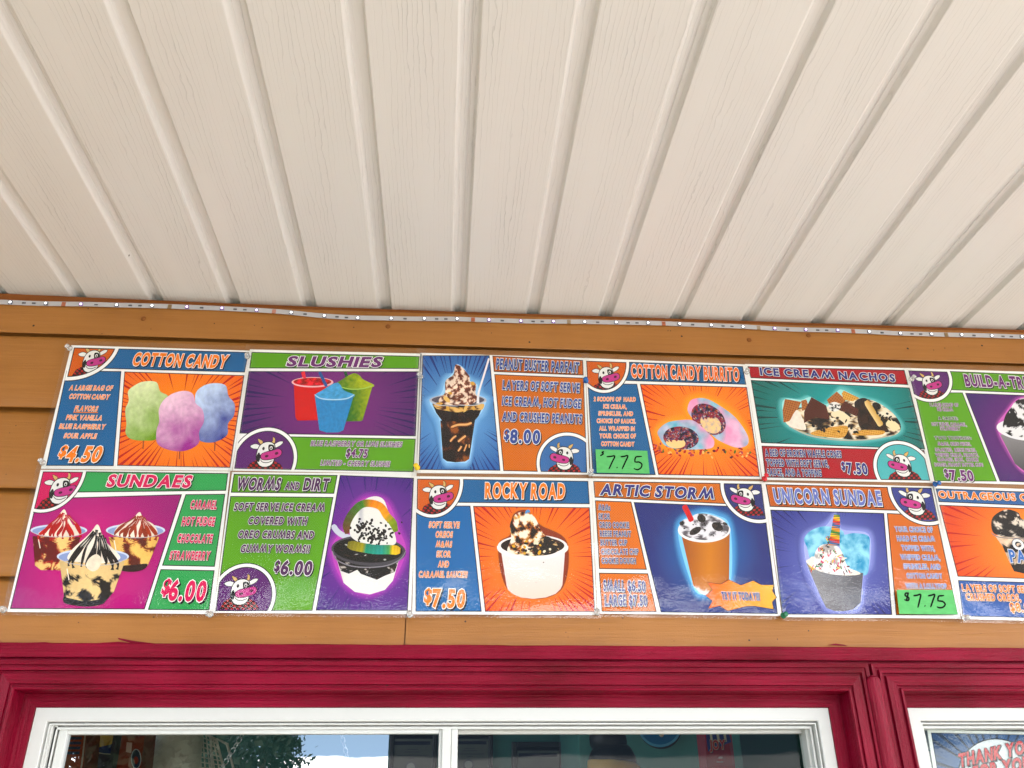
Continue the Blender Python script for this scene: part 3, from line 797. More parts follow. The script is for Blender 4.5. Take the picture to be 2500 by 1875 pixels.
    def badge(s, c, rx, ry, rw, col, clip_q, flip=1, cow=(0, 0, .5), bw=8):
        ink = s.part('badge'); ln = s.lean(c[0])
        def E_(d): return clip([(x - ln * (y - c[1]), y) for x, y in ell(c, rx + d, ry + d, 0, 72)], clip_q)
        s.poly(E_(rw + bw), INKBLACK, ink=ink); 
        big = inset(clip_q, -14)
        def E2(d): return clip([(x - ln * (y - c[1]), y) for x, y in ell(c, rx + d, ry + d, 0, 72)], big)
        s.poly(E2(rw), WHITE, ink=ink); s.poly(E_(0), INKBLACK, ink=ink)
        q = clip([(x - ln * (y - c[1]), y) for x, y in ell(c, rx - bw, ry - bw, 0, 72)], inset(clip_q, bw)); s.poly(q, col, ink=ink)
        ink2 = s.part('cow_emblem'); n0 = len(ink2.v)
        s.clipq = q
        s.cow(cow[0], cow[1], cow[2], flip)
    def done(s):
        for n_, ik in s.parts.items():
            if ik.v: ik.build(n_ if isinstance(n_, str) else n_[0], s.o)
        if s.film: s.make_film()
        return s.o
    def make_film(s):
        # the clear laminating pouch, a little larger than the sheet and not quite flat
        m = s.marg * s.k; a, b_, c, d = inset_quad(s.quad, m)
        NX, NY = 30, 24; V = []; F = []; U = []
        for j in range(NY + 1):
            for i in range(NX + 1):
                u, v_ = i / NX, j / NY
                t0 = (a[0] + (b_[0] - a[0]) * u, a[1] + (b_[1] - a[1]) * u); t1 = (d[0] + (c[0] - d[0]) * u, d[1] + (c[1] - d[1]) * u)
                p = (t0[0] + (t1[0] - t0[0]) * v_, t0[1] + (t1[1] - t0[1]) * v_)
                q = s.P(p, 0)
                bul = s.loose * (.0016 * mnoise.noise(Vector((u * 2.6, v_ * 2.2, s.seed * 3.7))) + .0007 * mnoise.noise(Vector((u * 6, v_ * 6, s.seed * 2.1 + 9))) + .0026 * math.sin(math.pi * u) * (v_ ** 3) * .5)
                q.y = s.y - s.filmy - max(-.0006, bul)
                V.append(q)
        for j in range(NY):
            for i in range(NX):
                k = j * (NX + 1) + i; F.append((k, k + NX + 1, k + NX + 2, k + 1))
        link('laminate_film', mesh('laminate_film', V, F), M_FILM, s.o, True)
def inset_quad(q, m):
    r_ = inset(list(q), -m)
    # keep the corner order of the quad
    return [min(r_, key=lambda p: math.dist(p, c)) for c in q]

C = {k: lin(v) for k, v in dict(orange=(208, 102, 36), blue=(44, 108, 164), otext=(236, 132, 24), green=(104, 170, 24), purple=(104, 44, 122), ptext=(126, 56, 128), green2=(70, 172, 98), pink=(206, 18, 100), navy=(52, 58, 140), red=(178, 30, 48), teal=(96, 186, 190), peri=(110, 122, 196), dblue=(66, 78, 158)).items()}
LAM = 'laminated menu poster '
def fade(c0, c1, cen, rad, pw=1.0): return lambda x, y: mixc(c0, c1, (math.dist((x, y), cen) / rad) ** pw)
def mott(cols, s=60, seed=1, det=3, gain=1.0):   # cols: [(threshold, colour), ...] photographed food texture
    def f(x, y):
        v_ = .5 + .5 * gain * nz(x, y, s, seed, det)
        v_ += .06 * math.sin(x * .73 + y * 1.37) 
        for i, (t, c) in enumerate(cols):
            if v_ < t:
                return c
        return cols[-1][1]
    return f
def sh(f, g_):                          # combine a texture with a tonal function of the printed picture
    def h(x, y):
        c = f(x, y); k = g_(x, y); return tuple(max(0, q * k) for q in c)
    return h
def jit(c, amt, s=25, seed=3): return lambda x, y: tuple(max(0, q * (1 + amt * nz(x, y, s, seed))) for q in c)
cream, choc, fudge, caramel, tan = lin((240, 224, 196)), lin((62, 30, 18)), lin((28, 16, 14)), lin((186, 96, 34)), lin((214, 160, 84))
cookie = lin((30, 26, 28)); whip = lin((236, 234, 230))

# ---- cotton candy
F1 = (0, 820, 3.5392)
p = Poster('menu_poster', LAM + 'for cotton candy with three pastel candy floss sticks', F1, [(617, 80), (2164, 128), (2004, 1166), (353, 1148)], seed=1)
CQ = [(640, 100), (2150, 140), (1990, 1140), (398, 1122)]
q = p.panel([(900, 106), (2150, 140), (2115, 316), (870, 283)], C['blue'], 7); p.dots(q, mixc(C['blue'], C['navy'], .25), 26, 5)
q = p.panel([(575, 300), (1048, 305), (982, 1125), (398, 1122)], C['blue'], 7); p.dots(q, mixc(C['blue'], C['navy'], .25), 26, 5)
q = p.panel([(1075, 308), (2112, 340), (1990, 1140), (1012, 1122)], fade(lin((246, 150, 20)), lin((230, 108, 22)), (1560, 700), 640), 7, (1560, 700))
p.rays(q, (1560, 700), lin((190, 36, 22)), 76, (.3, .7), .62)
p.badge((655, 75), 352, 280, 30, C['orange'], CQ, 1, (792, 212, 118))
for (pts, base, top, sd_) in (([(1240, 395), (1350, 400), (1385, 480), (1450, 520), (1420, 600), (1390, 700), (1365, 880), (1240, 905), (1130, 890), (1085, 840), (1092, 760), (1082, 640), (1112, 560), (1106, 480), (1160, 430)], (112, 160, 10), (226, 234, 190), 4),
                        ([(1860, 408), (1950, 430), (1975, 520), (2028, 590), (2020, 690), (1970, 760), (1960, 860), (1840, 920), (1720, 900), (1700, 800), (1690, 640), (1690, 500), (1760, 430)], (44, 52, 150), (196, 212, 240), 5),
                        ([(1590, 475), (1665, 500), (1690, 580), (1750, 640), (1762, 740), (1720, 830), (1715, 930), (1600, 992), (1460, 985), (1360, 930), (1352, 820), (1375, 740), (1372, 640), (1410, 560), (1490, 500)], (166, 56, 152), (240, 204, 224), 6)):
    ys = [q_[1] for q_ in pts]; xs = [q_[0] for q_ in pts]; b0, t0 = lin(base), lin(top)
    def cf(x, y, b0=b0, t0=t0, y0=min(ys), y1=max(ys), x0=min(xs), x1=max(xs), sd_=sd_):
        t = .95 * (y - y0) / (y1 - y0) + .40 * (x - x0) / (x1 - x0) - .22 + .26 * nz(x, y, 120, sd_, 4)
        return tuple(c * (1 + .13 * nz(x, y, 28, sd_ + 3, 2)) for c in mixc(t0, b0, t))
    p.stroke([(sum(xs) / len(xs), max(ys) - 20), (sum(xs) / len(xs) - 5, max(ys) + 75)], 9, lin((150, 70, 50)))
    p.shape(pts, cf, 90, 16)
for a in (('A LARGE BAG OF', (596, 467), (966, 471), 42), ('COTTON CANDY', (593, 542), (938, 549), 42), ('FLAVORS', (640, 648), (838, 651), 45), ('PINK VANILLA', (568, 723), (876, 729), 42), ('BLUE RASPBERRY', (508, 800), (902, 806), 42), ('SOUR APPLE', (548, 881), (828, 886), 42)):
    p.text(*a, C['otext'], 'description_line', .12)
p.poly([(634, 656), (845, 658), (845, 666), (634, 664)], C['otext'], ink=p.part('description_line'))
p.text('COTTON CANDY', (1138, 250), (1945, 275), 108, C['otext'], 'heading', .14)
p.text('$', (500, 1040), (560, 1043), 95, C['otext'], 'price', .18); p.text('4.50', (556, 1082), (850, 1086), 132, C['otext'], 'price', .18)
p.done()

# ---- slushies
F2 = (560, 840, 4.424)
p = Poster('menu_poster', LAM + 'for slushies showing red, blue and green cups on purple', F2, [(222, 57), (2078, 103), (2022, 1402), (32, 1368)], seed=2)
CQ = [(240, 85), (2055, 130), (1990, 1384), (52, 1347)]
q = p.panel([(240, 85), (2055, 130), (2045, 268), (215, 262)], C['green'], 9); p.dots(q, mixc(C['green'], INKBLACK, .16), 30, 6)
cp = fade(lin((146, 56, 142)), lin((84, 36, 112)), (1100, 640), 1050)
q = p.panel([(208, 292), (2045, 295), (2013, 996), (108, 966)], cp, 9, (1100, 640)); p.rays(q, (1100, 640), lin((48, 24, 104)), 84, (.42, .8), .5)
q = p.panel([(400, 993), (2013, 1022), (1990, 1383), (400, 1349)], C['green'], 9); p.dots(q, mixc(C['green'], INKBLACK, .16), 30, 6)
p.badge((372, 1262), 322, 325, 34, C['purple'], CQ, 1, (398, 1180, 168), 9)
def cup(body, col, sd_, k=.12): p.shape(body, jit(col, k, 22, sd_), 80, 12, False)
rd, bl, gr = lin((206, 14, 26)), lin((64, 138, 196)), lin((30, 116, 40))
p.stroke([(790, 300), (812, 385)], 34, lin((214, 40, 60)))
cup([(695, 430), (1105, 440), (1050, 822), (735, 826), (713, 790)], rd, 1)
p.shape(ell((898, 412), 226, 56), lin((236, 186, 190)), 48, 2); p.shape(ell((896, 408), 206, 44), mott([(.45, lin((150, 6, 16))), (.62, rd), (2, lin((232, 60, 70)))], 40, 2), 60, 8)
p.stroke([(800, 296), (815, 375)], 30, lin((220, 60, 76)))
def gcol(x, y): return mixc(gr, lin((170, 184, 40)), (x - 1290) / 240 + .3 * nz(x, y, 30, 4))
p.stroke([(1250, 300), (1275, 368)], 32, lin((20, 96, 50)))
p.shape([(1190, 470), (1545, 455), (1440, 820), (1420, 832), (1250, 836)], gcol, 80, 12, False)
p.shape([(1150, 430), (1230, 375), (1300, 332), (1350, 315), (1400, 335), (1450, 385), (1560, 440), (1530, 468), (1380, 487), (1210, 470)], lambda x, y: mixc(lin((96, 140, 20)), lin((186, 196, 60)), (x - 1200) / 300 + .4 * nz(x, y, 34, 5)), 60, 8)
p.stroke([(1160, 450), (1300, 486), (1450, 480), (1562, 440)], 11, lin((170, 206, 110)))
p.stroke([(972, 300), (1050, 460)], 34, lin((52, 92, 160)))
cup([(922, 560), (1342, 560), (1232, 930), (1180, 954), (1050, 956), (972, 930)], bl, 7, .2)
p.shape([(925, 548), (1000, 500), (1080, 450), (1150, 418), (1190, 430), (1240, 500), (1345, 545), (1325, 575), (1130, 598), (955, 580)], jit(lin((84, 158, 208)), .3, 26, 8), 60, 8)
p.stroke([(920, 545), (990, 588), (1130, 600), (1270, 588), (1350, 545)], 13, lin((176, 214, 236)))
p.text('SLUSHIES', (612, 236), (1628, 245), 106, C['ptext'], 'heading', .28)
p.text('BLUE RASPBERRY OR LIME SLUSHIES', (876, 1096), (1860, 1110), 56, C['ptext'], 'description_line', .16)
p.text('$4.75', (1256, 1212), (1482, 1224), 88, C['ptext'], 'price', .12)
p.text('LIMITED - CHERRY SLUSHIE', (982, 1307), (1728, 1322), 56, C['ptext'], 'description_line', .16)
p.done()

# ---- peanut parfait
F3 = (1000, 840, 4.739)
p = Poster('menu_poster', LAM + 'for a peanut parfait in a tall cup on blue rays', F3, [(124, 101), (2028, 162), (2080, 1512), (74, 1492)], seed=3)
CQ = [(980, 348), (2015, 390), (2054, 1490), (1085, 1468)]
cb = fade(lin((120, 176, 226)), lin((52, 100, 172)), (560, 820), 760)
q = p.panel([(148, 130), (925, 130), (1050, 1465), (104, 1456)], cb, 9, (560, 820)); p.rays(q, (560, 820), lin((34, 60, 132)), 84, (.42, .85), .62)
q = p.panel([(958, 135), (2006, 185), (2013, 363), (975, 322)], lin((204, 108, 42)), 9); p.dots(q, lin((170, 70, 20)), 28, 6)
q = p.panel(CQ, lin((212, 118, 34)), 9); p.dots(q, lin((178, 78, 16)), 28, 6)
p.badge((1832, 1388), 328, 330, 34, lin((70, 116, 176)), CQ, -1, (1790, 1310, 165), 9)
out = [(540, 230), (640, 290), (700, 430), (790, 470), (800, 580), (890, 640), (830, 800), (750, 900), (700, 1330), (540, 1370), (390, 1330), (350, 900), (290, 790), (230, 650), (360, 580), (410, 430), (500, 330)]
p.glow(out, q, lin((168, 210, 244)), cb, 75)
dk = mott([(.50, lin((34, 14, 10))), (.60, lin((70, 32, 18))), (.68, lin((104, 52, 26))), (2, lin((160, 92, 48)))], 130, 12, 2)
p.shape([(355, 885), (757, 880), (690, 1330), (640, 1360), (530, 1368), (430, 1356), (385, 1322)], dk, 90, 16, False)
for st in (([(480, 962), (560, 935), (660, 930), (720, 910)], 34), ([(560, 1130), (610, 1090), (650, 1060)], 32), ([(470, 1130), (500, 1090), (540, 1060)], 26), ([(560, 1240), (590, 1200), (600, 1180)], 24), ([(630, 1240), (650, 1190), (660, 1160)], 20), ([(690, 1200), (690, 1160)], 16)):
    p.stroke(st[0], st[1] * 1.5, lin((120, 62, 30))); p.stroke(st[0], st[1] * .7, lin((236, 182, 128)))
p.shape(ell((560, 648), 330, 70), lin((186, 190, 206)), 60, 2); p.shape(ell((560, 646), 305, 55), lin((104, 96, 110)), 60, 2)
p.shape([(262, 690), (858, 690), (800, 830), (745, 896), (380, 892), (310, 800)], mott([(.68, lin((30, 12, 10))), (2, lin((64, 30, 18)))], 90, 3), 80, 12, False)
p.shape([(270, 690), (400, 720), (560, 730), (720, 725), (855, 690), (835, 760), (700, 760), (560, 790), (420, 770), (330, 760)], mott([(.42, lin((96, 50, 30))), (.52, tan), (2, lin((226, 184, 120)))], 55, 8), 80, 9)
p.shape([(535, 235), (610, 275), (690, 370), (700, 430), (768, 465), (762, 560), (785, 640), (700, 700), (560, 712), (370, 690), (340, 640), (410, 560), (415, 430), (500, 360), (520, 300)], sh(mott([(.42, lin((112, 54, 40))), (.52, lin((146, 84, 64))), (.57, lin((214, 164, 138))), (2, lin((244, 222, 204)))], 44, 5, 3, 1.15), lambda x, y: 1 + .10 * math.sin((y - 240) / 34 + (x - 560) / 120)), 110, 22)
p.bits([(470, 570), (430, 640), (730, 455), (345, 690), (440, 740), (650, 740), (740, 740)], [lin((218, 168, 88)), lin((230, 190, 120))], (46, 22))
p.stroke([(560, 705), (760, 706), (890, 660)], 9, lin((206, 210, 220))); p.stroke([(232, 655), (330, 705), (560, 716)], 9, lin((196, 200, 212)))
p.stroke([(918, 165), (860, 360), (800, 560), (790, 690)], lambda t: 22 + 26 * max(0, t - .6), lin((238, 236, 240)))
nv = lin((62, 84, 160))
p.text('PEANUT BUSTER PARFAIT', (998, 280), (1955, 326), 116, nv, 'heading', .10)
p.text('LAYERS OF SOFT SERVE', (1072, 520), (1962, 556), 104, nv, 'description_line', .10); p.text('ICE CREAM, HOT FUDGE', (1068, 702), (1978, 737), 100, nv, 'description_line', .10)
p.text('AND CRUSHED PEANUTS', (1068, 886), (1990, 916), 104, nv, 'description_line', .10)
p.text('$', (1090, 1100), (1150, 1103), 115, nv, 'price', .08); p.text('8.00', (1160, 1138), (1505, 1146), 152, nv, 'price', .08)
p.done()

# ---- cotton candy burrito
F4 = (1400, 850, 4.608)
p = Poster('menu_poster', LAM + 'for a cotton candy burrito cut in two on orange rays', F4, [(128, 110), (1930, 183), (2118, 1474), (196, 1440)], seed=4)
CQ = [(143, 142), (1906, 203), (2098, 1447), (213, 1415)]
q = p.panel([(430, 146), (1906, 203), (1945, 411), (430, 362)], C['blue'], 9); p.dots(q, mixc(C['blue'], C['navy'], .25), 30, 6)
q = p.panel([(160, 392), (716, 402), (925, 1427), (213, 1415)], C['blue'], 9); p.dots(q, mixc(C['blue'], C['navy'], .25), 30, 6)
co = fade(lin((250, 156, 24)), lin((232, 106, 22)), (1450, 880), 800)
q = p.panel([(748, 402), (1952, 437), (2098, 1447), (955, 1425)], co, 9, (1450, 880)); p.rays(q, (1450, 880), lin((196, 42, 22)), 90, (.3, .75), .6)
p.badge((325, 160), 270, 312, 31, C['orange'], CQ, 1, (372, 322, 148), 9)
bb = [(1310, 600), (1380, 565), (1500, 570), (1650, 650), (1800, 760), (1900, 880), (1965, 1000), (1960, 1080), (1900, 1115), (1800, 1110), (1640, 1040), (1560, 980), (1450, 900), (1340, 790), (1285, 700)]
ba = [(950, 930), (1050, 840), (1200, 810), (1340, 812), (1440, 880), (1540, 980), (1582, 1040), (1570, 1110), (1480, 1135), (1200, 1137), (1040, 1100), (970, 1010)]
p.glow(ba, q, lin((252, 176, 70)), co, 80); p.glow(bb, q, lin((252, 176, 70)), co, 80)
p.bits([(p.rnd.uniform(900, 1500), p.rnd.uniform(1075, 1160)) for _ in range(42)] + [(p.rnd.uniform(1000, 2050), p.rnd.gauss(1170, 30)) for _ in range(60)], [lin(c) for c in ((190, 40, 40), (214, 60, 50), (230, 130, 40), (110, 130, 50), (120, 40, 50), (240, 190, 120), (190, 70, 90))], (20, 12))
skin = lambda sd_: (lambda x, y: mixc(mixc(lin((112, 186, 208)), lin((238, 158, 194)), .5 + 1.3 * nz(x, y, 240, sd_, 2)), lin((226, 216, 236)), .22 + .5 * nz(x, y, 90, sd_ + 2, 3)))
spk = lambda sd_: mott([(.36, lin((40, 26, 54))), (.43, lin((160, 34, 50))), (.50, lin((64, 76, 130))), (.535, lin((206, 196, 196))), (.60, lin((84, 70, 120))), (.66, lin((190, 110, 60))), (2, lin((150, 24, 60)))], 34, sd_, 3, 1.3)
p.shape(bb, skin(3), 90, 14); p.shape(ell((1520, 800), 215, 150, .65), spk(2), 90, 16); p.shape(ell((1545, 850), 130, 95, .7), lambda x, y: mixc(lin((246, 206, 150)), lin((190, 176, 176)), .3 + nz(x, y, 40, 3)) if y > 790 + 30 * nz(x, 3, 40, 1) else spk(8)(x, y), 70, 12)
p.shape(ba, skin(6), 90, 14); p.shape(ell((1210, 1010), 200, 128, .1), spk(5), 90, 16); p.shape(ell((1150, 1065), 110, 62, .1), lambda x, y: lin((246, 206, 150)) if y > 1025 + 60 * nz(x, y, 50, 1) else spk(9)(x, y), 70, 12)
for a in (('2 SCOOPS OF  HARD', (229, 594), (700, 600), 48), ('ICE CREAM,', (336, 676), (600, 684), 48), ('SPRINKLES, AND', (281, 755), (670, 761), 48), ('CHOICE OF SAUCE.', (262, 839), (702, 846), 48), ('ALL WRAPPED IN', (289, 924), (688, 929), 48), ('YOUR CHOICE OF', (292, 1010), (700, 1013), 50), ('COTTON CANDY', (312, 1098), (684, 1104), 50)):
    p.text(*a, C['otext'], 'description_line', .10)
p.text('COTTON CANDY BURRITO', (652, 325), (1868, 365), 146, lin((230, 116, 42)), 'heading', .06)
p.done()

# ---- ice cream nachos
F5 = (1800, 870, 4.424)
p = Poster('menu_poster', LAM + 'for ice cream nachos on a plate over turquoise', F5, [(82, 82), (1824, 126), (2112, 1366), (272, 1334)], seed=5)
CQ = [(110, 107), (1806, 147), (2085, 1344), (302, 1309)]
q = p.panel([(110, 107), (1806, 147), (1847, 309), (145, 235)], C['red'], 9)
ct = fade(lin((70, 180, 184)), lin((18, 122, 116)), (1130, 660), 900)
q = p.panel([(145, 255), (1862, 338), (2030, 1006), (258, 936)], ct, 9, (1130, 660)); p.rays(q, (1130, 660), lin((8, 78, 76)), 84, (.45, .82), .6)
q2 = p.panel([(262, 965), (2020, 1012), (2085, 1344), (302, 1309)], C['red'], 9)
p.badge((1800, 1235), 288, 288, 33, C['teal'], CQ, -1, (1780, 1170, 150), 9)
out = [(490, 590), (510, 460), (690, 470), (800, 440), (960, 520), (1075, 380), (1150, 365), (1320, 450), (1480, 480), (1640, 580), (1765, 740), (1700, 850), (1400, 900), (1130, 898), (800, 840), (560, 750)]
p.glow(out, q, lin((170, 226, 224)), ct, 60)
p.shape([(520, 700), (620, 560), (900, 560), (1100, 500), (1400, 460), (1640, 580), (1765, 740), (1700, 850), (1400, 896), (1130, 894), (860, 860), (640, 790)], mott([(.36, lin((30, 20, 16))), (.44, lin((110, 70, 40))), (.52, lin((206, 176, 130))), (2, lin((238, 226, 204)))], 75, 21, 3, 1.15), 110, 20)
def waf(c, c2, a1=.5, st=24):
    def f(x, y):
        u = x * math.cos(a1) + y * math.sin(a1); v_ = -x * math.sin(a1) + y * math.cos(a1)
        k = (abs((u / st) % 1 - .5) < .14) or (abs((v_ / st) % 1 - .5) < .14)
        return c2 if k else c
    return f
br, br2, tn, tn2 = lin((150, 84, 44)), lin((190, 122, 70)), lin((196, 138, 64)), lin((224, 176, 100)); dc, dc2 = lin((78, 34, 26)), lin((112, 56, 40))
p.shape([(690, 480), (745, 465), (780, 560), (700, 590)], waf(br, br2), 60, 12, False)
p.shape([(515, 460), (692, 492), (640, 600), (560, 700), (500, 715), (490, 580)], waf(br, br2, .3), 100, 22, False)
p.shape([(560, 740), (640, 580), (710, 680), (740, 790), (640, 780)], jit(lin((236, 226, 214)), .12, 40, 3), 50, 8)
p.shape([(1075, 380), (1172, 470), (1150, 505), (990, 512), (968, 470)], waf(br, br2, .7), 90, 20, False)
p.shape([(1150, 370), (1322, 452), (1245, 485), (1150, 470), (1128, 400)], waf(tn, tn2, .4), 90, 20, False)
p.shape([(800, 440), (960, 530), (1000, 680), (830, 660), (720, 722), (722, 600)], waf(dc, dc2, .6), 100, 22, False)
p.shape([(1270, 490), (1400, 458), (1500, 640), (1640, 810), (1480, 800), (1330, 770), (1290, 620)], mott([(.5, lin((40, 24, 18))), (2, lin((70, 40, 26)))], 60, 4), 60, 10)
p.shape([(1160, 485), (1312, 572), (1290, 650), (1180, 600), (1098, 590)], waf(dc, dc2, .5), 90, 20, False)
p.stroke([(1390, 480), (1450, 580), (1520, 690), (1555, 750)], 62, lambda t, s_: lin((232, 206, 150)) if s_ > 0 else lin((206, 160, 90)))
p.stroke([(1020, 600), (1120, 640), (1200, 700)], 90, lin((238, 222, 190))); p.shape(ell((1505, 535), 50, 36, .5), cookie, 24, 3)
p.shape(ell((1050, 545), 66, 52), mott([(.4, cookie), (2, whip)], 30, 7), 50, 10); p.stroke([(1620, 700), (1700, 760), (1720, 800)], 90, lin((238, 220, 180)))
p.shape([(790, 830), (900, 790), (1040, 760), (1190, 757), (1150, 872), (980, 872), (850, 860)], waf(tn, tn2, .2), 90, 18)
p.shape([(1240, 845), (1330, 800), (1460, 795), (1590, 806), (1560, 845), (1400, 855)], waf(tn, tn2, .2), 80, 14)
p.bits(p.scatter([(760, 700), (1000, 640), (1250, 700), (1300, 840), (900, 800)], 22) + p.scatter([(1500, 600), (1640, 620), (1700, 700), (1560, 690)], 14), [cookie, lin((46, 34, 30))], (20, 14))
p.stroke([(560, 755), (800, 860), (1130, 905), (1450, 895), (1680, 850)], 12, lin((196, 190, 176)))
nv2 = lin((56, 56, 140))
p.text('ICE CREAM NACHOS', (252, 198), (1708, 272), 80, nv2, 'heading', .02, sp=.16)
for a in (('A BED OF BROKEN WAFFLE CONES', (304, 1072), (1128, 1090)), ('TOPPED WITH SOFT SERVE,', (318, 1180), (990, 1194)), ('SAUCE, AND A TOPPING', (328, 1283), (912, 1294))): p.text(*a, 72, nv2, 'description_line', .04)
p.text('$', (1130, 1222), (1172, 1224), 88, nv2, 'price', .04); p.text('7.50', (1190, 1262), (1412, 1272), 118, nv2, 'price', .04)
p.done()

# ---- build your own treat
F6 = (2180, 870, 5.028)
p = Poster('menu_poster', LAM + 'for a build-your-own treat, green list beside a grey cup', F6, [(158, 142), (2200, 206), (2560, 1600), (478, 1545)], seed=6)
CQ = [(188, 172), (2180, 240), (2510, 1568), (510, 1532)]
q = p.panel([(470, 172), (2180, 240), (2230, 478), (520, 405)], C['green'], 9); p.dots(q, mixc(C['green'], INKBLACK, .16), 32, 6)
q = p.panel([(264, 440), (856, 444), (1278, 1536), (510, 1531)], C['green'], 9); p.dots(q, mixc(C['green'], INKBLACK, .16), 32, 6)
cp = fade(lin((130, 50, 140)), lin((66, 36, 116)), (1650, 900), 850)
q = p.panel([(886, 448), (2240, 500), (2495, 1566), (1312, 1537)], cp, 9, (1650, 900)); p.rays(q, (1650, 900), lin((60, 34, 118)), 84, (.5, .85), .45)
p.badge((395, 250), 292, 275, 34, C['purple'], CQ, 1, (455, 345, 148), 9)
out = [(1280, 870), (1380, 690), (1500, 540), (1650, 500), (1850, 620), (1960, 860), (1930, 1430), (1750, 1450), (1560, 1390), (1400, 1150)]
p.glow(out, q, lin((206, 110, 190)), cp, 40)
p.shape([(1315, 960), (1955, 1000), (1920, 1420), (1780, 1448), (1640, 1430), (1500, 1320)], lambda x, y: mixc(lin((150, 148, 150)), lin((100, 98, 102)), (y - 960) / 420), 60, 8, False)
p.shape(ell((1615, 905), 345, 128, .12), lin((232, 232, 236)), 60, 2)
p.shape([(1345, 900), (1375, 740), (1440, 640), (1520, 540), (1650, 515), (1800, 600), (1880, 790), (1900, 960), (1700, 1010), (1520, 1000), (1400, 950)], mott([(.47, lin((24, 24, 28))), (2, lin((232, 232, 234)))], 120, 14, 2), 90, 18)
p.text('BUILD-A-TREAT', (897, 358), (1868, 402), 142, C['ptext'], 'heading', .0)
dkp = lin((58, 30, 66))
for a in (('1 LARGE SCOOP OF', (456, 612), (806, 616)), ('ICE CREAM', (548, 668), (742, 673)), ('HOT FUDGE, CARAMEL,', (480, 850), (910, 857)), ('STRAWBERRY', (585, 905), (832, 909)), ('M&MS, OREO PIECES,', (553, 1092), (962, 1096)), ('SMARTIES,  REECE PIECES,', (523, 1165), (1026, 1170)), ('WHIPPED CREAM, PEANUTS,', (525, 1228), (1056, 1231)), ('GUMMIES, SKOR,  COOKIE', (550, 1285), (1052, 1288)), ('DOUGH, PEANUT BUTTER CUPS', (516, 1348), (1112, 1351))): p.text(*a, 42, lin((140, 60, 140)), 'description_line', .0)
p.text('A SAUCE:', (558, 777), (802, 780), 38, dkp, 'description_line', .0); p.text('TWO TOPPINGS:', (515, 1017), (965, 1020), 38, dkp, 'description_line', .0)
p.text('$', (640, 1478), (692, 1480), 100, C['ptext'], 'price', .0); p.text('7.50', (712, 1516), (1000, 1526), 128, C['ptext'], 'price', .0)
p.done()

# ---- sundaes
F7 = (0, 1130, 3.8138)
p = Poster('menu_poster', LAM + 'for sundaes showing three swirled cups on magenta', F7, [(378, 64), (2144, 78), (1988, 1408), (66, 1388)], seed=7, y=-.0042)
CQ = [(400, 80), (2125, 98), (1952, 1372), (92, 1360)]
q = p.panel([(560, 76), (2126, 96), (2105, 260), (560, 278)], C['green2'], 9); p.dots(q, mixc(C['green2'], INKBLACK, .25), 28, 6)
cm = fade(lin((218, 8, 134)), lin((164, 22, 122)), (850, 900), 860)
q = p.panel([(345, 332), (1695, 292), (1347, 1365), (92, 1360)], cm, 9, (850, 900))
q = p.panel([(1728, 292), (2098, 289), (2000, 968), (1508, 957)], C['green2'], 9); p.dots(q, mixc(C['green2'], INKBLACK, .25), 28, 6)
q = p.panel([(1495, 990), (1998, 1000), (1950, 1372), (1376, 1369)], C['green2'], 9); p.dots(q, mixc(C['green2'], INKBLACK, .25), 28, 6)
p.badge((460, 90), 312, 345, 28, C['pink'], CQ, 1, (560, 250, 150), 8)
def fold(x, y, tip, a=.10): return 1 + a * math.sin((x - tip[0]) / (26 + .18 * abs(y - tip[1])) + (y - tip[1]) / 60)
def sundae(rim, rr, body, swirl, sauce, sauce2, bcol, sd_):
    tip = swirl[0]
    p.shape(ell(rim, rr[0], rr[1]), lin((214, 222, 242)), 50, 2)
    p.shape(ell((rim[0], rim[1] + 6), rr[0] - 16, rr[1] - 12), lin((150, 166, 212)), 50, 2)
    p.shape(body, sh(mott([(.36, sauce2), (.41, mixc(sauce, sauce2, .4)), (.43, mixc(sauce, bcol, .5)), (2, bcol)], 130, sd_, 2, 1.1), lambda x, y: 1.04 - .22 * abs(x - rim[0]) / rr[0] + .08 * nz(x, y, 30, 3)), 90, 18, False)
    p.shape(swirl, lambda x, y: tuple(c * fold(x, y, tip, .09) for c in lin((246, 232, 218))), 70, 14)
    base_y = rim[1] + rr[1] * .75
    for k in range(9):
        u = -1 + 2 * (k + .5) / 9 + p.rnd.uniform(-.06, .06); e = (rim[0] + u * rr[0] * .78, base_y + p.rnd.uniform(-30, 10))
        y0 = tip[1] + (base_y - tip[1]) * p.rnd.uniform(.12, .4); t0 = (y0 - tip[1]) / (base_y - tip[1])
        x0 = tip[0] + u * rr[0] * .62 * t0; w_ = p.rnd.uniform(18, 34)
        mid = ((x0 + e[0]) / 2 + p.rnd.uniform(-26, 26), (y0 + e[1]) / 2)
        p.stroke([(x0, y0), mid, e, (e[0] + p.rnd.uniform(-10, 10), e[1] + p.rnd.uniform(20, 70))], lambda t, w_=w_: w_ * (.5 + .9 * abs(math.sin(2.2 + t * 5))), mixc(sauce, sauce2, p.rnd.uniform(0, .5)), 20)
        p.stroke([(x0 + 4, y0 + 8), (mid[0] + 4, mid[1])], 5, mixc(sauce, whip, .6), 8)
    p.stroke([(rim[0] - rr[0] + 6, rim[1] + 12), (rim[0] - rr[0] * .6, rim[1] + rr[1] * .9), (rim[0], rim[1] + rr[1] * 1.12), (rim[0] + rr[0] * .6, rim[1] + rr[1] * .9), (rim[0] + rr[0] - 6, rim[1] + 12)], 6, lin((206, 200, 206)))
    p.stroke([(rim[0] - rr[0] * .72, rim[1] + rr[1] * 1.5), (rim[0] - rr[0] * .66, rim[1] + rr[1] * 3)], 9, lin((250, 240, 226)))
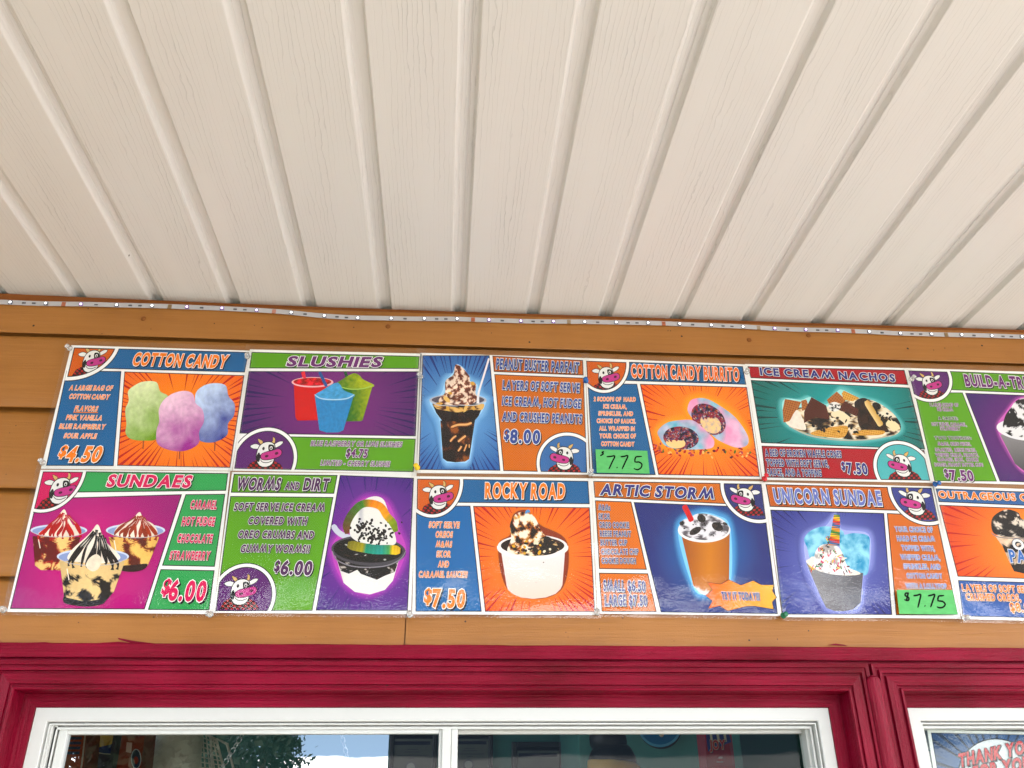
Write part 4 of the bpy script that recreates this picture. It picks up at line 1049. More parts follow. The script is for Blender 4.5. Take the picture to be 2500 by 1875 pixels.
sundae((548, 628), (264, 56), [(303, 682), (750, 690), (722, 800), (600, 990), (560, 1000), (380, 998), (325, 955)], [(595, 433), (632, 500), (690, 590), (760, 640), (700, 680), (540, 690), (360, 662), (430, 605), (530, 510)], lin((206, 20, 26)), lin((120, 14, 18)), lin((244, 206, 140)), 2)
sundae((1262, 628), (276, 62), [(1012, 690), (1482, 690), (1442, 800), (1375, 955), (1330, 995), (1240, 1012), (1130, 1000), (1060, 870)], [(1298, 458), (1336, 520), (1430, 575), (1465, 655), (1380, 688), (1150, 690), (1065, 655), (1110, 580), (1225, 530)], lin((178, 66, 26)), lin((110, 36, 20)), lin((242, 196, 120)), 9)
p.shape([(1140, 960), (1250, 950), (1370, 940), (1340, 990), (1240, 1014), (1130, 1002)], lin((58, 18, 16)), 40, 4)
sundae((865, 872), (336, 74), [(553, 912), (1162, 920), (1060, 1200), (965, 1310), (900, 1332), (780, 1336), (602, 1300), (582, 1120)], [(908, 573), (948, 660), (985, 735), (1075, 820), (1118, 890), (1000, 930), (860, 935), (640, 905), (665, 815), (790, 700), (850, 640)], lin((40, 24, 26)), lin((34, 18, 14)), lin((236, 204, 150)), 16)
p.shape([(900, 850), (945, 900), (920, 980), (860, 1010), (800, 960), (830, 890)], jit(lin((240, 226, 206)), .1, 40, 3), 40, 6)
p.shape([(596, 1250), (700, 1290), (900, 1280), (980, 1265), (955, 1315), (800, 1338), (610, 1310)], lin((36, 18, 14)), 40, 4)
pk = lin((214, 26, 96))
p.text('SUNDAES', (987, 218), (1764, 226), 112, pk, 'heading', .18)
for a in (('CARAMEL', (1768, 424), (2012, 428)), ('HOT FUDGE', (1688, 580), (1992, 583)), ('CHOCOLATE', (1645, 738), (1970, 743)), ('STRAWBERRY', (1574, 897), (1946, 903))): p.text(*a, 78, pk, 'description_line', .08)
p.text('$', (1500, 1215), (1572, 1220), 140, pk, 'price', .12); p.text('6.00', (1560, 1275), (1898, 1286), 185, pk, 'price', .08)
p.done()

# ---- worms and dirt
F8 = (500, 1130, 4.0963)
p = Poster('menu_poster', LAM + 'for worms and dirt, gummy worms over a cup on purple', F8, [(272, 92), (2118, 108), (2062, 1514), (88, 1500)], seed=8, y=-.0042)
CQ = [(290, 110), (2092, 126), (2030, 1482), (105, 1484)]
q = p.panel([(290, 110), (1328, 122), (1293, 309), (260, 298)], C['green'], 9); p.dots(q, mixc(C['green'], INKBLACK, .16), 28, 6)
q = p.panel([(255, 332), (1286, 342), (1076, 1479), (105, 1484)], C['green'], 9); p.dots(q, mixc(C['green'], INKBLACK, .16), 28, 6)
cp = fade(lin((150, 60, 176)), lin((78, 44, 140)), (1640, 820), 760)
q = p.panel([(1352, 122), (2092, 150), (2030, 1481), (1109, 1477)], cp, 9, (1640, 820)); p.rays(q, (1640, 820), lin((60, 34, 128)), 70, (.45, .85), .55)
p.badge((382, 1345), 292, 305, 32, C['purple'], CQ, 1, (360, 1280, 160), 9)
p.glow([(1640, 340), (1830, 400), (1940, 660), (2010, 880), (1880, 1180), (1640, 1320), (1390, 1200), (1265, 860), (1420, 620), (1500, 430)], q, lin((196, 84, 190)), cp, 60)
p.stroke([(1280, 620), (1330, 690), (1420, 740), (1560, 765)], 56, lin((206, 208, 224)))
p.shape([(1308, 930), (1945, 960), (1880, 1180), (1800, 1270), (1650, 1316), (1500, 1290), (1388, 1200)], lambda x, y: mixc(whip, lin((206, 200, 202)), (1420 - x) / 120), 70, 8, False)
p.shape([(1308, 930), (1945, 960), (1900, 1090), (1800, 1130), (1720, 1170), (1640, 1140), (1560, 1110), (1500, 1040), (1440, 1110), (1360, 1080)], mott([(.70, lin((20, 13, 13))), (.77, lin((72, 42, 30))), (2, lin((214, 206, 200)))], 40, 5, 3), 90, 16, False)
p.shape(ell((1638, 878), 374, 152, .06), lin((88, 84, 94)), 60, 2); p.shape(ell((1632, 872), 345, 126, .05), mott([(.74, lin((18, 13, 13))), (.80, lin((70, 46, 38))), (2, whip)], 34, 3), 90, 14)
p.shape([(1600, 370), (1700, 335), (1780, 360), (1820, 440), (1850, 560), (1895, 690), (1905, 810), (1760, 830), (1600, 815), (1465, 740), (1455, 620), (1500, 490)], lambda x, y: mixc(whip, lin((196, 194, 202)), .9 - abs(x - 1560) / 40) if abs(x - 1560) < 36 and y < 640 else whip, 80, 10)
p.bits([(p.rnd.gauss(1720, 95), p.rnd.gauss(720, 70)) for _ in range(90)] + [(p.rnd.gauss(1560, 40), p.rnd.gauss(640, 50)) for _ in range(30)], [lin((22, 18, 18)), lin((50, 36, 32))], (17, 12))
w1 = [(0, (130, 56, 40)), (.22, (96, 110, 50)), (.40, (72, 140, 50)), (.52, (238, 140, 20)), (.72, (240, 160, 30)), (.85, (150, 170, 50)), (1.01, (120, 150, 50))]
def wcol(tab, amp=.07):
    def f(t, sg):
        for (a, b_) in zip(tab[:-1], tab[1:]):
            if t <= b_[0]: c = mixc(lin(a[1]), lin(b_[1]), (t - a[0]) / (b_[0] - a[0])); break
        k = 1 + amp * math.sin(t * 95) + .12 * sg; return tuple(q_ * k for q_ in c)
    return f
p.stroke([(1425, 710), (1418, 620), (1470, 510), (1560, 420), (1660, 405), (1760, 440), (1820, 530), (1880, 600), (1912, 690)], 76, wcol(w1), 120)
w2 = [(0, (130, 120, 30)), (.3, (176, 166, 40)), (.36, (40, 150, 120)), (.6, (36, 160, 150)), (.74, (90, 170, 90)), (.8, (226, 190, 30)), (1.01, (222, 176, 24))]
p.stroke([(1428, 815), (1550, 842), (1700, 866), (1850, 868), (1955, 878)], 94, wcol(w2), 120)
p.stroke([(1275, 880), (1320, 970), (1460, 1030), (1640, 1045), (1830, 1025), (1960, 960), (2010, 880)], 12, lin((150, 146, 156)))
wp = lin((96, 44, 104))
p.text('WORMS', (310, 262), (742, 268), 118, wp, 'heading', .14); p.text('AND', (796, 264), (938, 266), 74, wp, 'heading', .14); p.text('DIRT', (980, 268), (1228, 272), 118, wp, 'heading', .14)
for a in (('SOFT SERVE ICE CREAM', (287, 472), (1192, 482)), ('COVERED WITH', (428, 611), (1012, 618)), ('OREO CRUMBS AND', (326, 748), (1084, 756)), ('GUMMY WORMS!!', (353, 890), (1040, 896))): p.text(*a, 76, wp, 'description_line', .14)
p.text('$', (690, 1080), (742, 1082), 105, wp, 'price', .1); p.text('6.00', (752, 1112), (1062, 1118), 138, wp, 'price', .1)
p.done()

# ---- rocky road
G1 = (980, 1140, 4.254)
p = Poster('menu_poster', LAM + 'for rocky road in a white paper tub on orange rays', G1, [(140, 96), (1972, 118), (2030, 1538), (112, 1530)], seed=9, y=-.0042)
CQ = [(163, 122), (1940, 146), (2012, 1508), (146, 1502)]
q = p.panel([(420, 122), (1940, 146), (1956, 386), (420, 370)], C['blue'], 9); p.dots(q, mixc(C['blue'], C['navy'], .25), 30, 6)
q = p.panel([(152, 400), (716, 403), (834, 1503), (146, 1502)], lin((34, 112, 178)), 9); p.dots(q, mixc(C['blue'], C['navy'], .5), 30, 6)
co = fade(lin((244, 140, 22)), lin((228, 100, 24)), (1370, 930), 800)
q = p.panel([(745, 405), (1956, 420), (2012, 1507), (868, 1503)], co, 9, (1370, 930)); p.rays(q, (1370, 930), lin((192, 32, 26)), 80, (.35, .75), .62)
p.badge((325, 158), 284, 336, 32, C['orange'], CQ, 1, (385, 305, 155), 9)
tubc = lambda x, y: mixc(lin((240, 232, 232)), lin((240, 206, 192)), (y - 900) / 520)
p.glow([(1005, 820), (1130, 700), (1160, 500), (1300, 450), (1440, 600), (1720, 780), (1680, 1250), (1380, 1372), (1090, 1250)], q, lin((150, 60, 20)), co, 26)
p.shape(ell((1362, 822), 362, 118), lin((246, 238, 236)), 60, 2); p.shape(ell((1362, 818), 330, 96), mott([(.5, lin((40, 22, 18))), (.6, lin((110, 60, 36))), (2, lin((60, 36, 26)))], 50, 3), 80, 10)
p.shape([(1205, 480), (1310, 468), (1390, 530), (1440, 640), (1500, 715), (1590, 770), (1640, 850), (1560, 905), (1370, 925), (1180, 905), (1100, 870), (1140, 740), (1126, 620), (1150, 540)], mott([(.33, lin((40, 22, 18))), (.40, lin((118, 52, 26))), (.46, lin((190, 104, 44))), (.50, lin((226, 170, 90))), (.54, lin((240, 212, 170))), (2, lin((248, 238, 222)))], 84, 7, 3, 1.1), 110, 22)
p.shape([(1400, 800), (1500, 720), (1590, 770), (1640, 850), (1560, 905), (1400, 918), (1330, 860)], mott([(.56, lin((36, 20, 18))), (.62, lin((90, 50, 30))), (2, lin((216, 180, 130)))], 45, 11), 70, 12)
p.bits(p.scatter([(1130, 860), (1300, 700), (1600, 820), (1500, 900), (1200, 900)], 26), [lin((44, 24, 20)), lin((120, 60, 30)), lin((226, 170, 60)), lin((240, 226, 200))], (22, 15)); p.bits([(1318, 458), (1300, 466)], [lin((90, 150, 210))], (24, 18))
rimf = [(1002, 815), (1030, 870), (1160, 930), (1360, 950), (1560, 930), (1695, 870), (1724, 815), (1715, 850), (1700, 880), (1670, 1230), (1600, 1330), (1370, 1372), (1180, 1335), (1095, 1245), (1040, 900), (1010, 850)]
p.shape([(1035, 872), (1100, 905), (1200, 935), (1362, 945), (1530, 935), (1640, 905), (1700, 865), (1672, 1225), (1650, 1270), (1600, 1318), (1500, 1355), (1370, 1370), (1240, 1355), (1160, 1320), (1110, 1280), (1093, 1235)], tubc, 80, 8, False)
p.stroke([(1003, 818), (1030, 870), (1160, 928), (1360, 948), (1560, 928), (1695, 870), (1723, 818)], 36, lin((250, 240, 236)))
p.bits([(1476, 992), (1297, 1113), (1398, 1200)], [lin((70, 60, 56))], (6, 5))
for a in (('SOFT SERVE', (283, 629), (600, 633)), ('OREOS', (353, 730), (530, 732)), ('M&MS', (355, 831), (522, 834)), ('SKOR', (362, 933), (510, 936)), ('AND', (379, 1038), (490, 1041)), ('CARAMEL SAUCE!!!', (178, 1146), (682, 1146))): p.text(*a, 64, C['otext'], 'description_line', .10)
p.text('ROCKY ROAD', (867, 318), (1695, 326), 156, C['otext'], 'heading', .06)
p.text('$', (235, 1400), (312, 1405), 145, C['otext'], 'price', .06); p.text('7.50', (318, 1452), (655, 1458), 185, C['otext'], 'price', .06)
p.done()

# ---- artic storm
G2 = (1420, 1140, 4.254)
p = Poster('menu_poster', LAM + 'for a blended storm in an orange cup with starburst', G2, [(100, 118), (1884, 150), (2078, 1546), (165, 1522)], seed=10, y=-.0042, loose=1.25)
CQ = [(120, 146), (1868, 176), (2038, 1528), (208, 1503)]
q = p.panel([(120, 146), (1640, 170), (1700, 396), (135, 318)], lin((212, 118, 40)), 9); p.dots(q, lin((176, 80, 20)), 28, 6)
q = p.panel([(138, 347), (516, 360), (678, 1068), (182, 1060)], lin((222, 122, 34)), 9); p.dots(q, lin((182, 80, 18)), 28, 6)
q = p.panel([(180, 1099), (690, 1105), (781, 1506), (208, 1503)], lin((222, 122, 34)), 9); p.dots(q, lin((182, 80, 18)), 28, 6)
cn_ = fade(lin((50, 130, 200)), lin((42, 54, 132)), (1300, 860), 560, .8)
q = p.panel([(540, 365), (1900, 420), (2038, 1528), (822, 1510)], cn_, 9, (1300, 860))
p.badge((1800, 225), 322, 325, 33, lin((52, 60, 130)), CQ, -1, (1700, 330, 150), 9)
p.glow([(1000, 650), (1200, 485), (1400, 500), (1545, 640), (1535, 1250), (1290, 1330), (1150, 1230)], q, lin((140, 204, 240)), cn_, 70)
oc = lin((206, 132, 48))
p.shape([(1032, 690), (1538, 690), (1530, 1250), (1290, 1335), (1230, 1310), (1160, 1235)], lambda x, y: lin((230, 226, 222)) if y > 1238 + (x - 1160) * .33 else mixc(oc, lin((160, 80, 20)), abs(x - 1330) / 330), 90, 14, False)
p.shape(ell((1272, 655), 273, 130), lin((240, 238, 240)), 60, 2)
p.shape([(1020, 640), (1040, 560), (1130, 530), (1190, 490), (1280, 485), (1400, 515), (1480, 560), (1530, 630), (1500, 700), (1400, 745), (1270, 760), (1120, 735), (1040, 690)], mott([(.40, lin((110, 104, 112))), (.48, lin((170, 166, 174))), (2, lin((232, 230, 236)))], 80, 4, 3), 80, 14)
for (c_, rx, ry, ro) in (((1245, 535), 46, 40, .6), ((1410, 620), 62, 42, .5), ((1180, 665), 66, 34, -.5), ((1040, 585), 24, 22, 0), ((1490, 590), 26, 14, .4)): p.shape(ell(c_, rx, ry, ro), mott([(.52, lin((26, 22, 24))), (2, lin((80, 66, 62)))], 30, 3), 36, 6)
p.bits(p.scatter([(1060, 680), (1270, 740), (1500, 660), (1400, 560), (1100, 600)], 16), [lin((36, 30, 32))], (10, 8))
p.stroke([(1062, 398), (1110, 490), (1145, 565)], 56, lin((206, 30, 46)))
star = [(1300, 1195), (1440, 1215), (1525, 1165), (1655, 1225), (1785, 1175), (1870, 1222), (2003, 1222), (1988, 1285), (2030, 1355), (1985, 1405), (2000, 1482), (1800, 1448), (1700, 1452), (1515, 1500), (1430, 1445), (1310, 1475), (1355, 1395), (1283, 1335), (1355, 1275)]
sb = p.part('starburst'); p.poly(star, INKBLACK, ink=sb); cx_, cy_ = 1660, 1335
p.shape([(cx_ + (x - cx_) * .972, cy_ + (y - cy_) * .95) for x, y in star], lambda x, y: mixc(lin((240, 110, 24)), lin((250, 178, 30)), (x - 1300) / 700), 80, 5, False, (cx_, cy_), ink=sb)
for a in (('M&Ms', (172, 446), (296, 449)), ('SKOR', (175, 539), (296, 541)), ('OREO COOKIE', (183, 629), (492, 633)), ('REESE PEANUT', (190, 719), (512, 723)), ('BUTTER CUP', (196, 811), (472, 813)), ('CHOCOLATE CHIP', (203, 906), (590, 909)), ('COOKIE DOUGH', (208, 1001), (562, 1003))): p.text(*a, 60, nv2, 'description_line', .03)
p.text('ARTIC STORM', (192, 284), (1372, 332), 112, nv2, 'heading', .26)
p.text('SMALL', (228, 1285), (446, 1287), 112, nv2, 'price', .03); p.text('$6.50', (480, 1286), (662, 1288), 108, nv2, 'price', .03)
p.text('LARGE', (240, 1436), (460, 1437), 112, nv2, 'price', .03); p.text('$7.50', (495, 1437), (680, 1438), 108, nv2, 'price', .03)
p.text('TRY IT TODAY!!!', (1456, 1372), (1850, 1380), 76, nv2, 'starburst', .03)
p.done()

# ---- unicorn sundae
G3 = (1840, 1150, 3.95)
p = Poster('menu_poster', LAM + 'for a unicorn sundae with striped horn and blue floss', G3, [(88, 106), (1738, 150), (1998, 1424), (284, 1408)], seed=11, y=-.0042, loose=1.25)
CQ = [(114, 126), (1716, 162), (1972, 1386), (275, 1384)]
q = p.panel([(114, 126), (1480, 158), (1540, 388), (155, 345)], lin((206, 106, 42)), 9); p.dots(q, lin((166, 70, 20)), 26, 5.5)
cu_ = fade(lin((120, 130, 206)), lin((60, 66, 150)), (790, 850), 640)
q = p.panel([(160, 372), (1258, 405), (1336, 1388), (275, 1384)], cu_, 9, (790, 850)); p.rays(q, (790, 850), lin((32, 34, 104)), 84, (.5, .85), .5)
q2 = p.panel([(1285, 405), (1765, 428), (1972, 1386), (1372, 1390)], lin((212, 114, 36)), 9); p.dots(q2, lin((172, 76, 18)), 26, 5.5)
p.badge((1630, 190), 302, 302, 30, lin((62, 70, 150)), CQ, -1, (1560, 300, 145), 9)
out = [(500, 640), (690, 530), (790, 420), (850, 560), (1110, 610), (1120, 900), (1060, 1010), (1030, 1290), (900, 1350), (720, 1330), (640, 1200), (510, 900)]
p.glow(out, q, lin((170, 178, 232)), cu_, 60)
flo = lambda sd_: (lambda x, y: mixc(lin((44, 146, 196)), lin((160, 218, 236)), .5 + .8 * nz(x, y, 80, sd_, 4)))
p.shape([(820, 640), (900, 610), (985, 600), (1110, 630), (1116, 760), (1112, 900), (1085, 1000), (960, 990), (870, 900), (840, 760)], flo(2), 80, 14)
p.shape([(488, 650), (560, 570), (700, 533), (860, 580), (850, 680), (760, 720), (640, 730), (600, 820), (545, 840), (515, 740)], flo(5), 80, 14)
p.shape([(508, 890), (1056, 985), (1032, 1270), (960, 1335), (870, 1352), (780, 1350), (700, 1320), (640, 1200)], lambda x, y: mixc(lin((150, 148, 152)), lin((104, 104, 114)), (x - 560) / 460), 70, 8, False)
p.shape([(508, 880), (540, 845), (600, 830), (900, 930), (1030, 985), (960, 1005), (800, 1000), (620, 960)], lin((240, 232, 220)), 50, 6)
p.shape([(600, 770), (680, 705), (800, 722), (860, 800), (895, 900), (960, 975), (860, 1000), (700, 985), (590, 910)], mott([(.42, lin((190, 182, 180))), (2, lin((240, 238, 238)))], 70, 4), 70, 12)
p.bits(p.scatter([(600, 780), (700, 700), (860, 800), (940, 970), (700, 980)], 60) + [(p.rnd.uniform(540, 700), p.rnd.uniform(880, 960)) for _ in range(16)] + [(p.rnd.uniform(695, 740), p.rnd.uniform(620, 720)) for _ in range(10)], [lin(c) for c in ((200, 40, 60), (240, 190, 60), (120, 50, 70), (230, 110, 150), (60, 60, 70), (240, 238, 230), (90, 150, 90))], (22, 6))
def horn(t, sg):
    hs = [(60, 150, 70), (236, 190, 30), (220, 70, 50), (50, 120, 180), (240, 160, 30)]
    return lin(hs[int((t * 9 + .25 * sg + .3) * 1.0) % 5]) if ((t * 9 + .25 * sg) % 1) > .16 else lin((60, 40, 60))
p.stroke([(802, 420), (795, 520), (785, 620), (775, 720)], lambda t: 56 + 52 * t, horn, 120)
pr_ = lin((112, 124, 196))
p.text('UNICORN SUNDAE', (206, 302), (1240, 328), 140, pr_, 'heading', .0, sp=.17)
for a in (('YOUR CHOICE OF', (1366, 583), (1730, 590)), ('HARD ICE CREAM', (1386, 672), (1750, 678)), ('TOPPED WITH,', (1430, 763), (1750, 770)), ('WHIPPED CREAM,', (1420, 851), (1800, 860)), ('SPRINKLES, AND', (1450, 942), (1806, 946)), ('COTTON CANDY', (1480, 1032), (1822, 1036)), ('WITH A LOLLYPOP', (1470, 1129), (1866, 1135))): p.text(*a, 50, pr_, 'description_line', .0)
p.done()

# ---- outrageous parfait
G4 = (2250, 1150, 4.252)
p = Poster('menu_poster', LAM + 'for a layered cookie parfait on orange, right end of lower row', G4, [(112, 152), (1830, 212), (2120, 1580), (418, 1536)], seed=12, y=-.0042, loose=1.25)
q = p.panel([(145, 180), (1808, 240), (1840, 392), (178, 322)], lin((58, 112, 176)), 9); p.dots(q, C['navy'], 28, 6)
co = fade(lin((248, 150, 26)), lin((214, 84, 30)), (1080, 720), 760)
q = p.panel([(182, 350), (1850, 415), (2010, 1150), (374, 1096)], co, 9, (1080, 720)); p.rays(q, (1080, 720), lin((190, 36, 30)), 60, (.35, .7), .5)
q2 = p.panel([(378, 1132), (2016, 1180), (2085, 1552), (424, 1508)], lin((58, 100, 176)), 9); p.dots(q2, C['navy'], 28, 6)
p.shape([(760, 670), (1480, 690), (1380, 1060), (1240, 1078), (1100, 1072), (960, 1040), (905, 930), (840, 780)], lambda x, y: lin((30, 22, 24)) if (770 + 30 * nz(x, 1, 60, 1) < y < 850 + 20 * nz(x, 3, 50, 2) or y > 965 + 12 * nz(x, 7, 40, 3)) else mixc(lin((236, 214, 190)), lin((206, 176, 150)), nz(x, y, 40, 4) + .4), 90, 20, False)
p.shape([(870, 400), (1000, 430), (1050, 500), (1250, 560), (1480, 660), (1300, 700), (1000, 690), (800, 670), (730, 610), (740, 480)], mott([(.60, lin((34, 26, 28))), (.66, lin((110, 96, 90))), (2, lin((226, 214, 200)))], 85, 6, 3), 90, 18)
p.stroke([(722, 640), (800, 685), (1000, 700), (1250, 705)], 10, lin((150, 140, 140)))
p.text('OREO', (955, 808), (1400, 828), 105, whip, 'lettering', .0, line=lin((30, 40, 100)))
p.text('PARFAIT', (925, 940), (1480, 965), 128, lin((64, 112, 190)), 'lettering', .0)
p.text('OUTRAGEOUS OREO', (182, 278), (1345, 318), 74, C['otext'], 'heading', .02, sp=.13)
p.text('LAYERS OF SOFT SERVE', (426, 1245), (1196, 1264), 72, C['otext'], 'description_line', .02); p.text('CRUSHED OREOS,', (466, 1340), (1035, 1350), 72, C['otext'], 'description_line', .02)
p.text('$8.00', (926, 1456), (1180, 1464), 92, C['otext'], 'price', .02)
p.done()

# ---- hand-written price tapes stuck over two posters
def tape(frame, quad, strokes, label, seed):
    t = Poster('price_tape', label, frame, quad, y=-.0045 - .0068, group='green masking tape price labels', film=False, cat='tape label')
    t.parts['paper'].c = []; ik = t.parts['paper']; ik.v, ik.f = [], []
    t.shape(quad, lambda x, y: tuple(q_ * (1 + .10 * nz(x * .25, y, 14, seed) + .05 * nz(x, y, 60, seed)) for q_ in lin((112, 190, 122))), 60, 12, False, ink=ik)
    for s_ in strokes: t.stroke(s_, 17, lin((24, 28, 26)), 20, ink=t.part('handwriting'))
    t.done()
tape(F4, [(248, 1137), (832, 1155), (858, 1412), (262, 1400)], [[(345, 1164), (322, 1172), (335, 1188), (300, 1212)], [(372, 1222), (420, 1218), (465, 1215), (436, 1280), (398, 1362)], [(486, 1340), (496, 1346)], [(530, 1222), (570, 1217), (612, 1212), (584, 1280), (546, 1362)], [(772, 1217), (735, 1220), (700, 1227), (692, 1280), (735, 1280), (770, 1305), (760, 1345), (720, 1368), (678, 1352)]], 'green tape price 7.75 written on the cotton candy burrito poster', 3)
tape(G3, [(1378, 1146), (1915, 1146), (1968, 1382), (1404, 1378)], [[(1500, 1180), (1468, 1178), (1462, 1200), (1495, 1222), (1490, 1248), (1452, 1240)], [(1472, 1255), (1492, 1170)], [(1540, 1203), (1575, 1198), (1610, 1192), (1600, 1250), (1583, 1318)], [(1648, 1298), (1656, 1302)], [(1680, 1203), (1712, 1198), (1745, 1192), (1728, 1250), (1706, 1314)], [(1838, 1200), (1810, 1203), (1783, 1208), (1778, 1250), (1820, 1256), (1848, 1285), (1825, 1314), (1790, 1318), (1765, 1308)]], 'green tape price 7.75 written on the unicorn sundae poster', 9)

# ---- push pins
def clear_plastic(name, c, tr):
    m, n, l, b = mat(name); b.inputs['Base Color'].default_value = (*c, 1); b.inputs['Roughness'].default_value = .12
    b.inputs['Transmission Weight'].default_value = tr; b.inputs['IOR'].default_value = 1.49
    return m
PINM = {'clear': clear_plastic('clear_plastic', (.9, .9, .88), .75), 'yellow': plain('yellow_plastic', (.80, .55, .02), .25), 'blue': plain('blue_plastic', (.01, .10, .34), .25), 'red': plain('red_plastic', (.62, .02, .03), .25), 'green': plain('green_plastic', (.01, .16, .07), .25)}
PIN = [(0, 0), (.0042, 0), (.0046, .0006), (.0044, .0014), (.0022, .0024), (.0018, .0040), (.0019, .0068), (.0028, .0082), (.0036, .0090), (.0038, .0098), (.0034, .0106), (.0012, .0109)]
pins = [((171, 851), 'clear', 'at the top left corner of the cotton candy poster'), ((604.7, 871), 'clear', 'at the top between the cotton candy and slushies posters'), ((104.5, 1130), 'clear', 'at the left joint between cotton candy and sundaes posters'), ((1026.8, 921), 'clear', 'between the slushies and peanut parfait posters'), ((1019, 1142), 'yellow', 'below the slushies poster'), ((1430.5, 930), 'blue', 'between the peanut parfait and burrito posters'), ((1442, 1157), 'clear', 'under the lower left corner of the burrito poster'), ((1823, 909), 'clear', 'between the burrito and nachos posters'), ((1866, 1169), 'red', 'under the lower left corner of the nachos poster'), ((2225, 926), 'clear', 'between the nachos and build-your-own treat posters'), ((2282, 1182), 'blue', 'under the lower right corner of the nachos poster'), ((9, 1489), 'clear', 'at the lower left corner of the sundaes poster'), ((514, 1500), 'clear', 'at the bottom between sundaes and worms posters'), ((1001, 1502), 'clear', 'at the bottom between worms and rocky road posters'), ((1458, 1496), 'clear', 'at the bottom between rocky road and storm posters'), ((1912, 1503), 'green', 'at the bottom between storm and unicorn posters'), ((2354, 1508), 'clear', 'at the lower right corner of the unicorn poster')]
for i, ((px_, py_), c_, wh) in enumerate(pins):
    b_ = on_y(px_, py_, -.0105)
    ax = Vector((rnd.uniform(-.25, .25), -1, rnd.uniform(-.15, .3)))
    r_ = empty('push_pin', b_, c_ + ' plastic push pin ' + wh, 'push pin', 'push pins along the poster edges')
    MB().lathe([(max(a, .0003), h) for a, h in PIN], b_, ax, 18).build('grip', PINM[c_], r_, True)
    MB().lathe([(.0005, 0), (.0005, .010)], b_ - ax.normalized() * .0098, ax, 8).build('needle', M_STEEL, r_)
# ------------------------------------------------------------------ things behind the glass
# thank you poster behind the right window
H1 = (1900, 1500, 3.687)
p = Poster('thank_you_poster', 'blue rayed poster with red thank you lettering in the right window', H1, [(1340, 1040), (2560, 1062), (2790, 2420), (1560, 2420)], y=.055, group='window signs', seed=20, marg=9, cat='poster')
q = p.panel([(1374, 1064), (2530, 1088), (2745, 2380), (1590, 2380)], fade(lin((90, 130, 190)), lin((28, 58, 112)), (1960, 1500), 700), 6, (1960, 1500)); p.rays(q, (1960, 1500), lin((16, 34, 74)), 44, (.1, .4), .75)
bub = p.part('speech_bubble'); cc = [(x - p.lean(1960) * (y - 1470) * .5, y) for x, y in ell((1985, 1480), 360, 355)]
p.poly([(1985 + (x - 1985) * 1.03, 1480 + (y - 1480) * 1.03) for x, y in cc], INKBLACK, ink=bub); p.poly(cc, lin((232, 234, 240)), ink=bub)
p.text('THANK YOU', (1630, 1372), (2290, 1235), 118, lin((206, 40, 44)), 'lettering', .1, line=INKBLACK)
p.text('FOR YOUR', (1760, 1485), (2350, 1370), 118, lin((206, 40, 44)), 'lettering', .1, line=INKBLACK)
p.text('VISIT', (1860, 1600), (2250, 1530), 110, lin((206, 40, 44)), 'lettering', .1, line=INKBLACK)
p.done()
# window blind behind it
bl_ = empty('window_blind', (w2l + .4, .09, 1.6), 'grey slatted blind behind the thank you poster', 'blind')
m_ = MB()
z = zt_op - .03
while z > 1.3: m_.box((w2l - .02, .086, z - .021), (w2r, .089, z), .001); z -= .0225
m_.build('slats', M_GREYV, bl_)
MB().box((w2l - .02, .083, zt_op - .03), (w2r, .10, zt_op - .005), .002).build('head_rail', M_GREYV, bl_)

room = empty('kiosk_room', (.2, 1.3, 0), 'dim teal painted room behind the serving window', 'room')
XA, XB, YB, ZC = -1.5, 2.3, 2.4, 2.55
def quad(name, a, b_, c, d, m, par): return link(name, mesh(name, [a, b_, c, d], [(0, 1, 2, 3)]), m, par)
YF = .0355
quad('back_wall', (XA, YB, 0), (XB, YB, 0), (XB, YB, ZC), (XA, YB, ZC), M_TEAL, room)
quad('room_ceiling', (XA, YF, ZC), (XB, YF, ZC), (XB, YB, ZC), (XA, YB, ZC), M_TEAL, room)
quad('room_floor', (XA, YF, .05), (XB, YF, .05), (XB, YB, .05), (XA, YB, .05), M_DARKROOM, room)
quad('left_wall', (XA, 1.5, 0), (XA, YB, 0), (XA, YB, ZC), (XA, 1.5, ZC), M_TEAL, room)
quad('right_wall', (XB, YF, 0), (XB, YB, 0), (XB, YB, ZC), (XB, YF, ZC), M_TEAL, room)
a, b_ = on_y(1413, 1840, 1.9), on_y(1812, 1840, 1.9)
M_TEAL2 = plain('light_teal_paint', (.09, .33, .29), .6, 0, .06, 6, .02)
MB().box((a.x, 1.9, .06), (b_.x, YB - .002, ZC - .002), .004).build('wall_chimney_breast', M_TEAL2, room)
a, b_ = on_y(345, 1840, .75), on_y(371, 1840, .75)
gp_ = empty('wall_post', ((a.x + b_.x) / 2, .77, .05), 'narrow green painted post between cartons and white lampshade', 'post')
MB().box((a.x, .75, .051), (b_.x, .80, ZC - .001), .004).build('post_shaft', M_GREENP, gp_); MB().box((a.x - .012, .74, .0505), (b_.x + .012, .81, .14), .004).build('base_block', M_GREENP, gp_)

def flat(frame, y, name, label, quad_, cat, group=None, seed=0):
    f = Poster(name, label, frame, quad_, y=y, group=group, film=False, seed=seed, cat=cat); return f
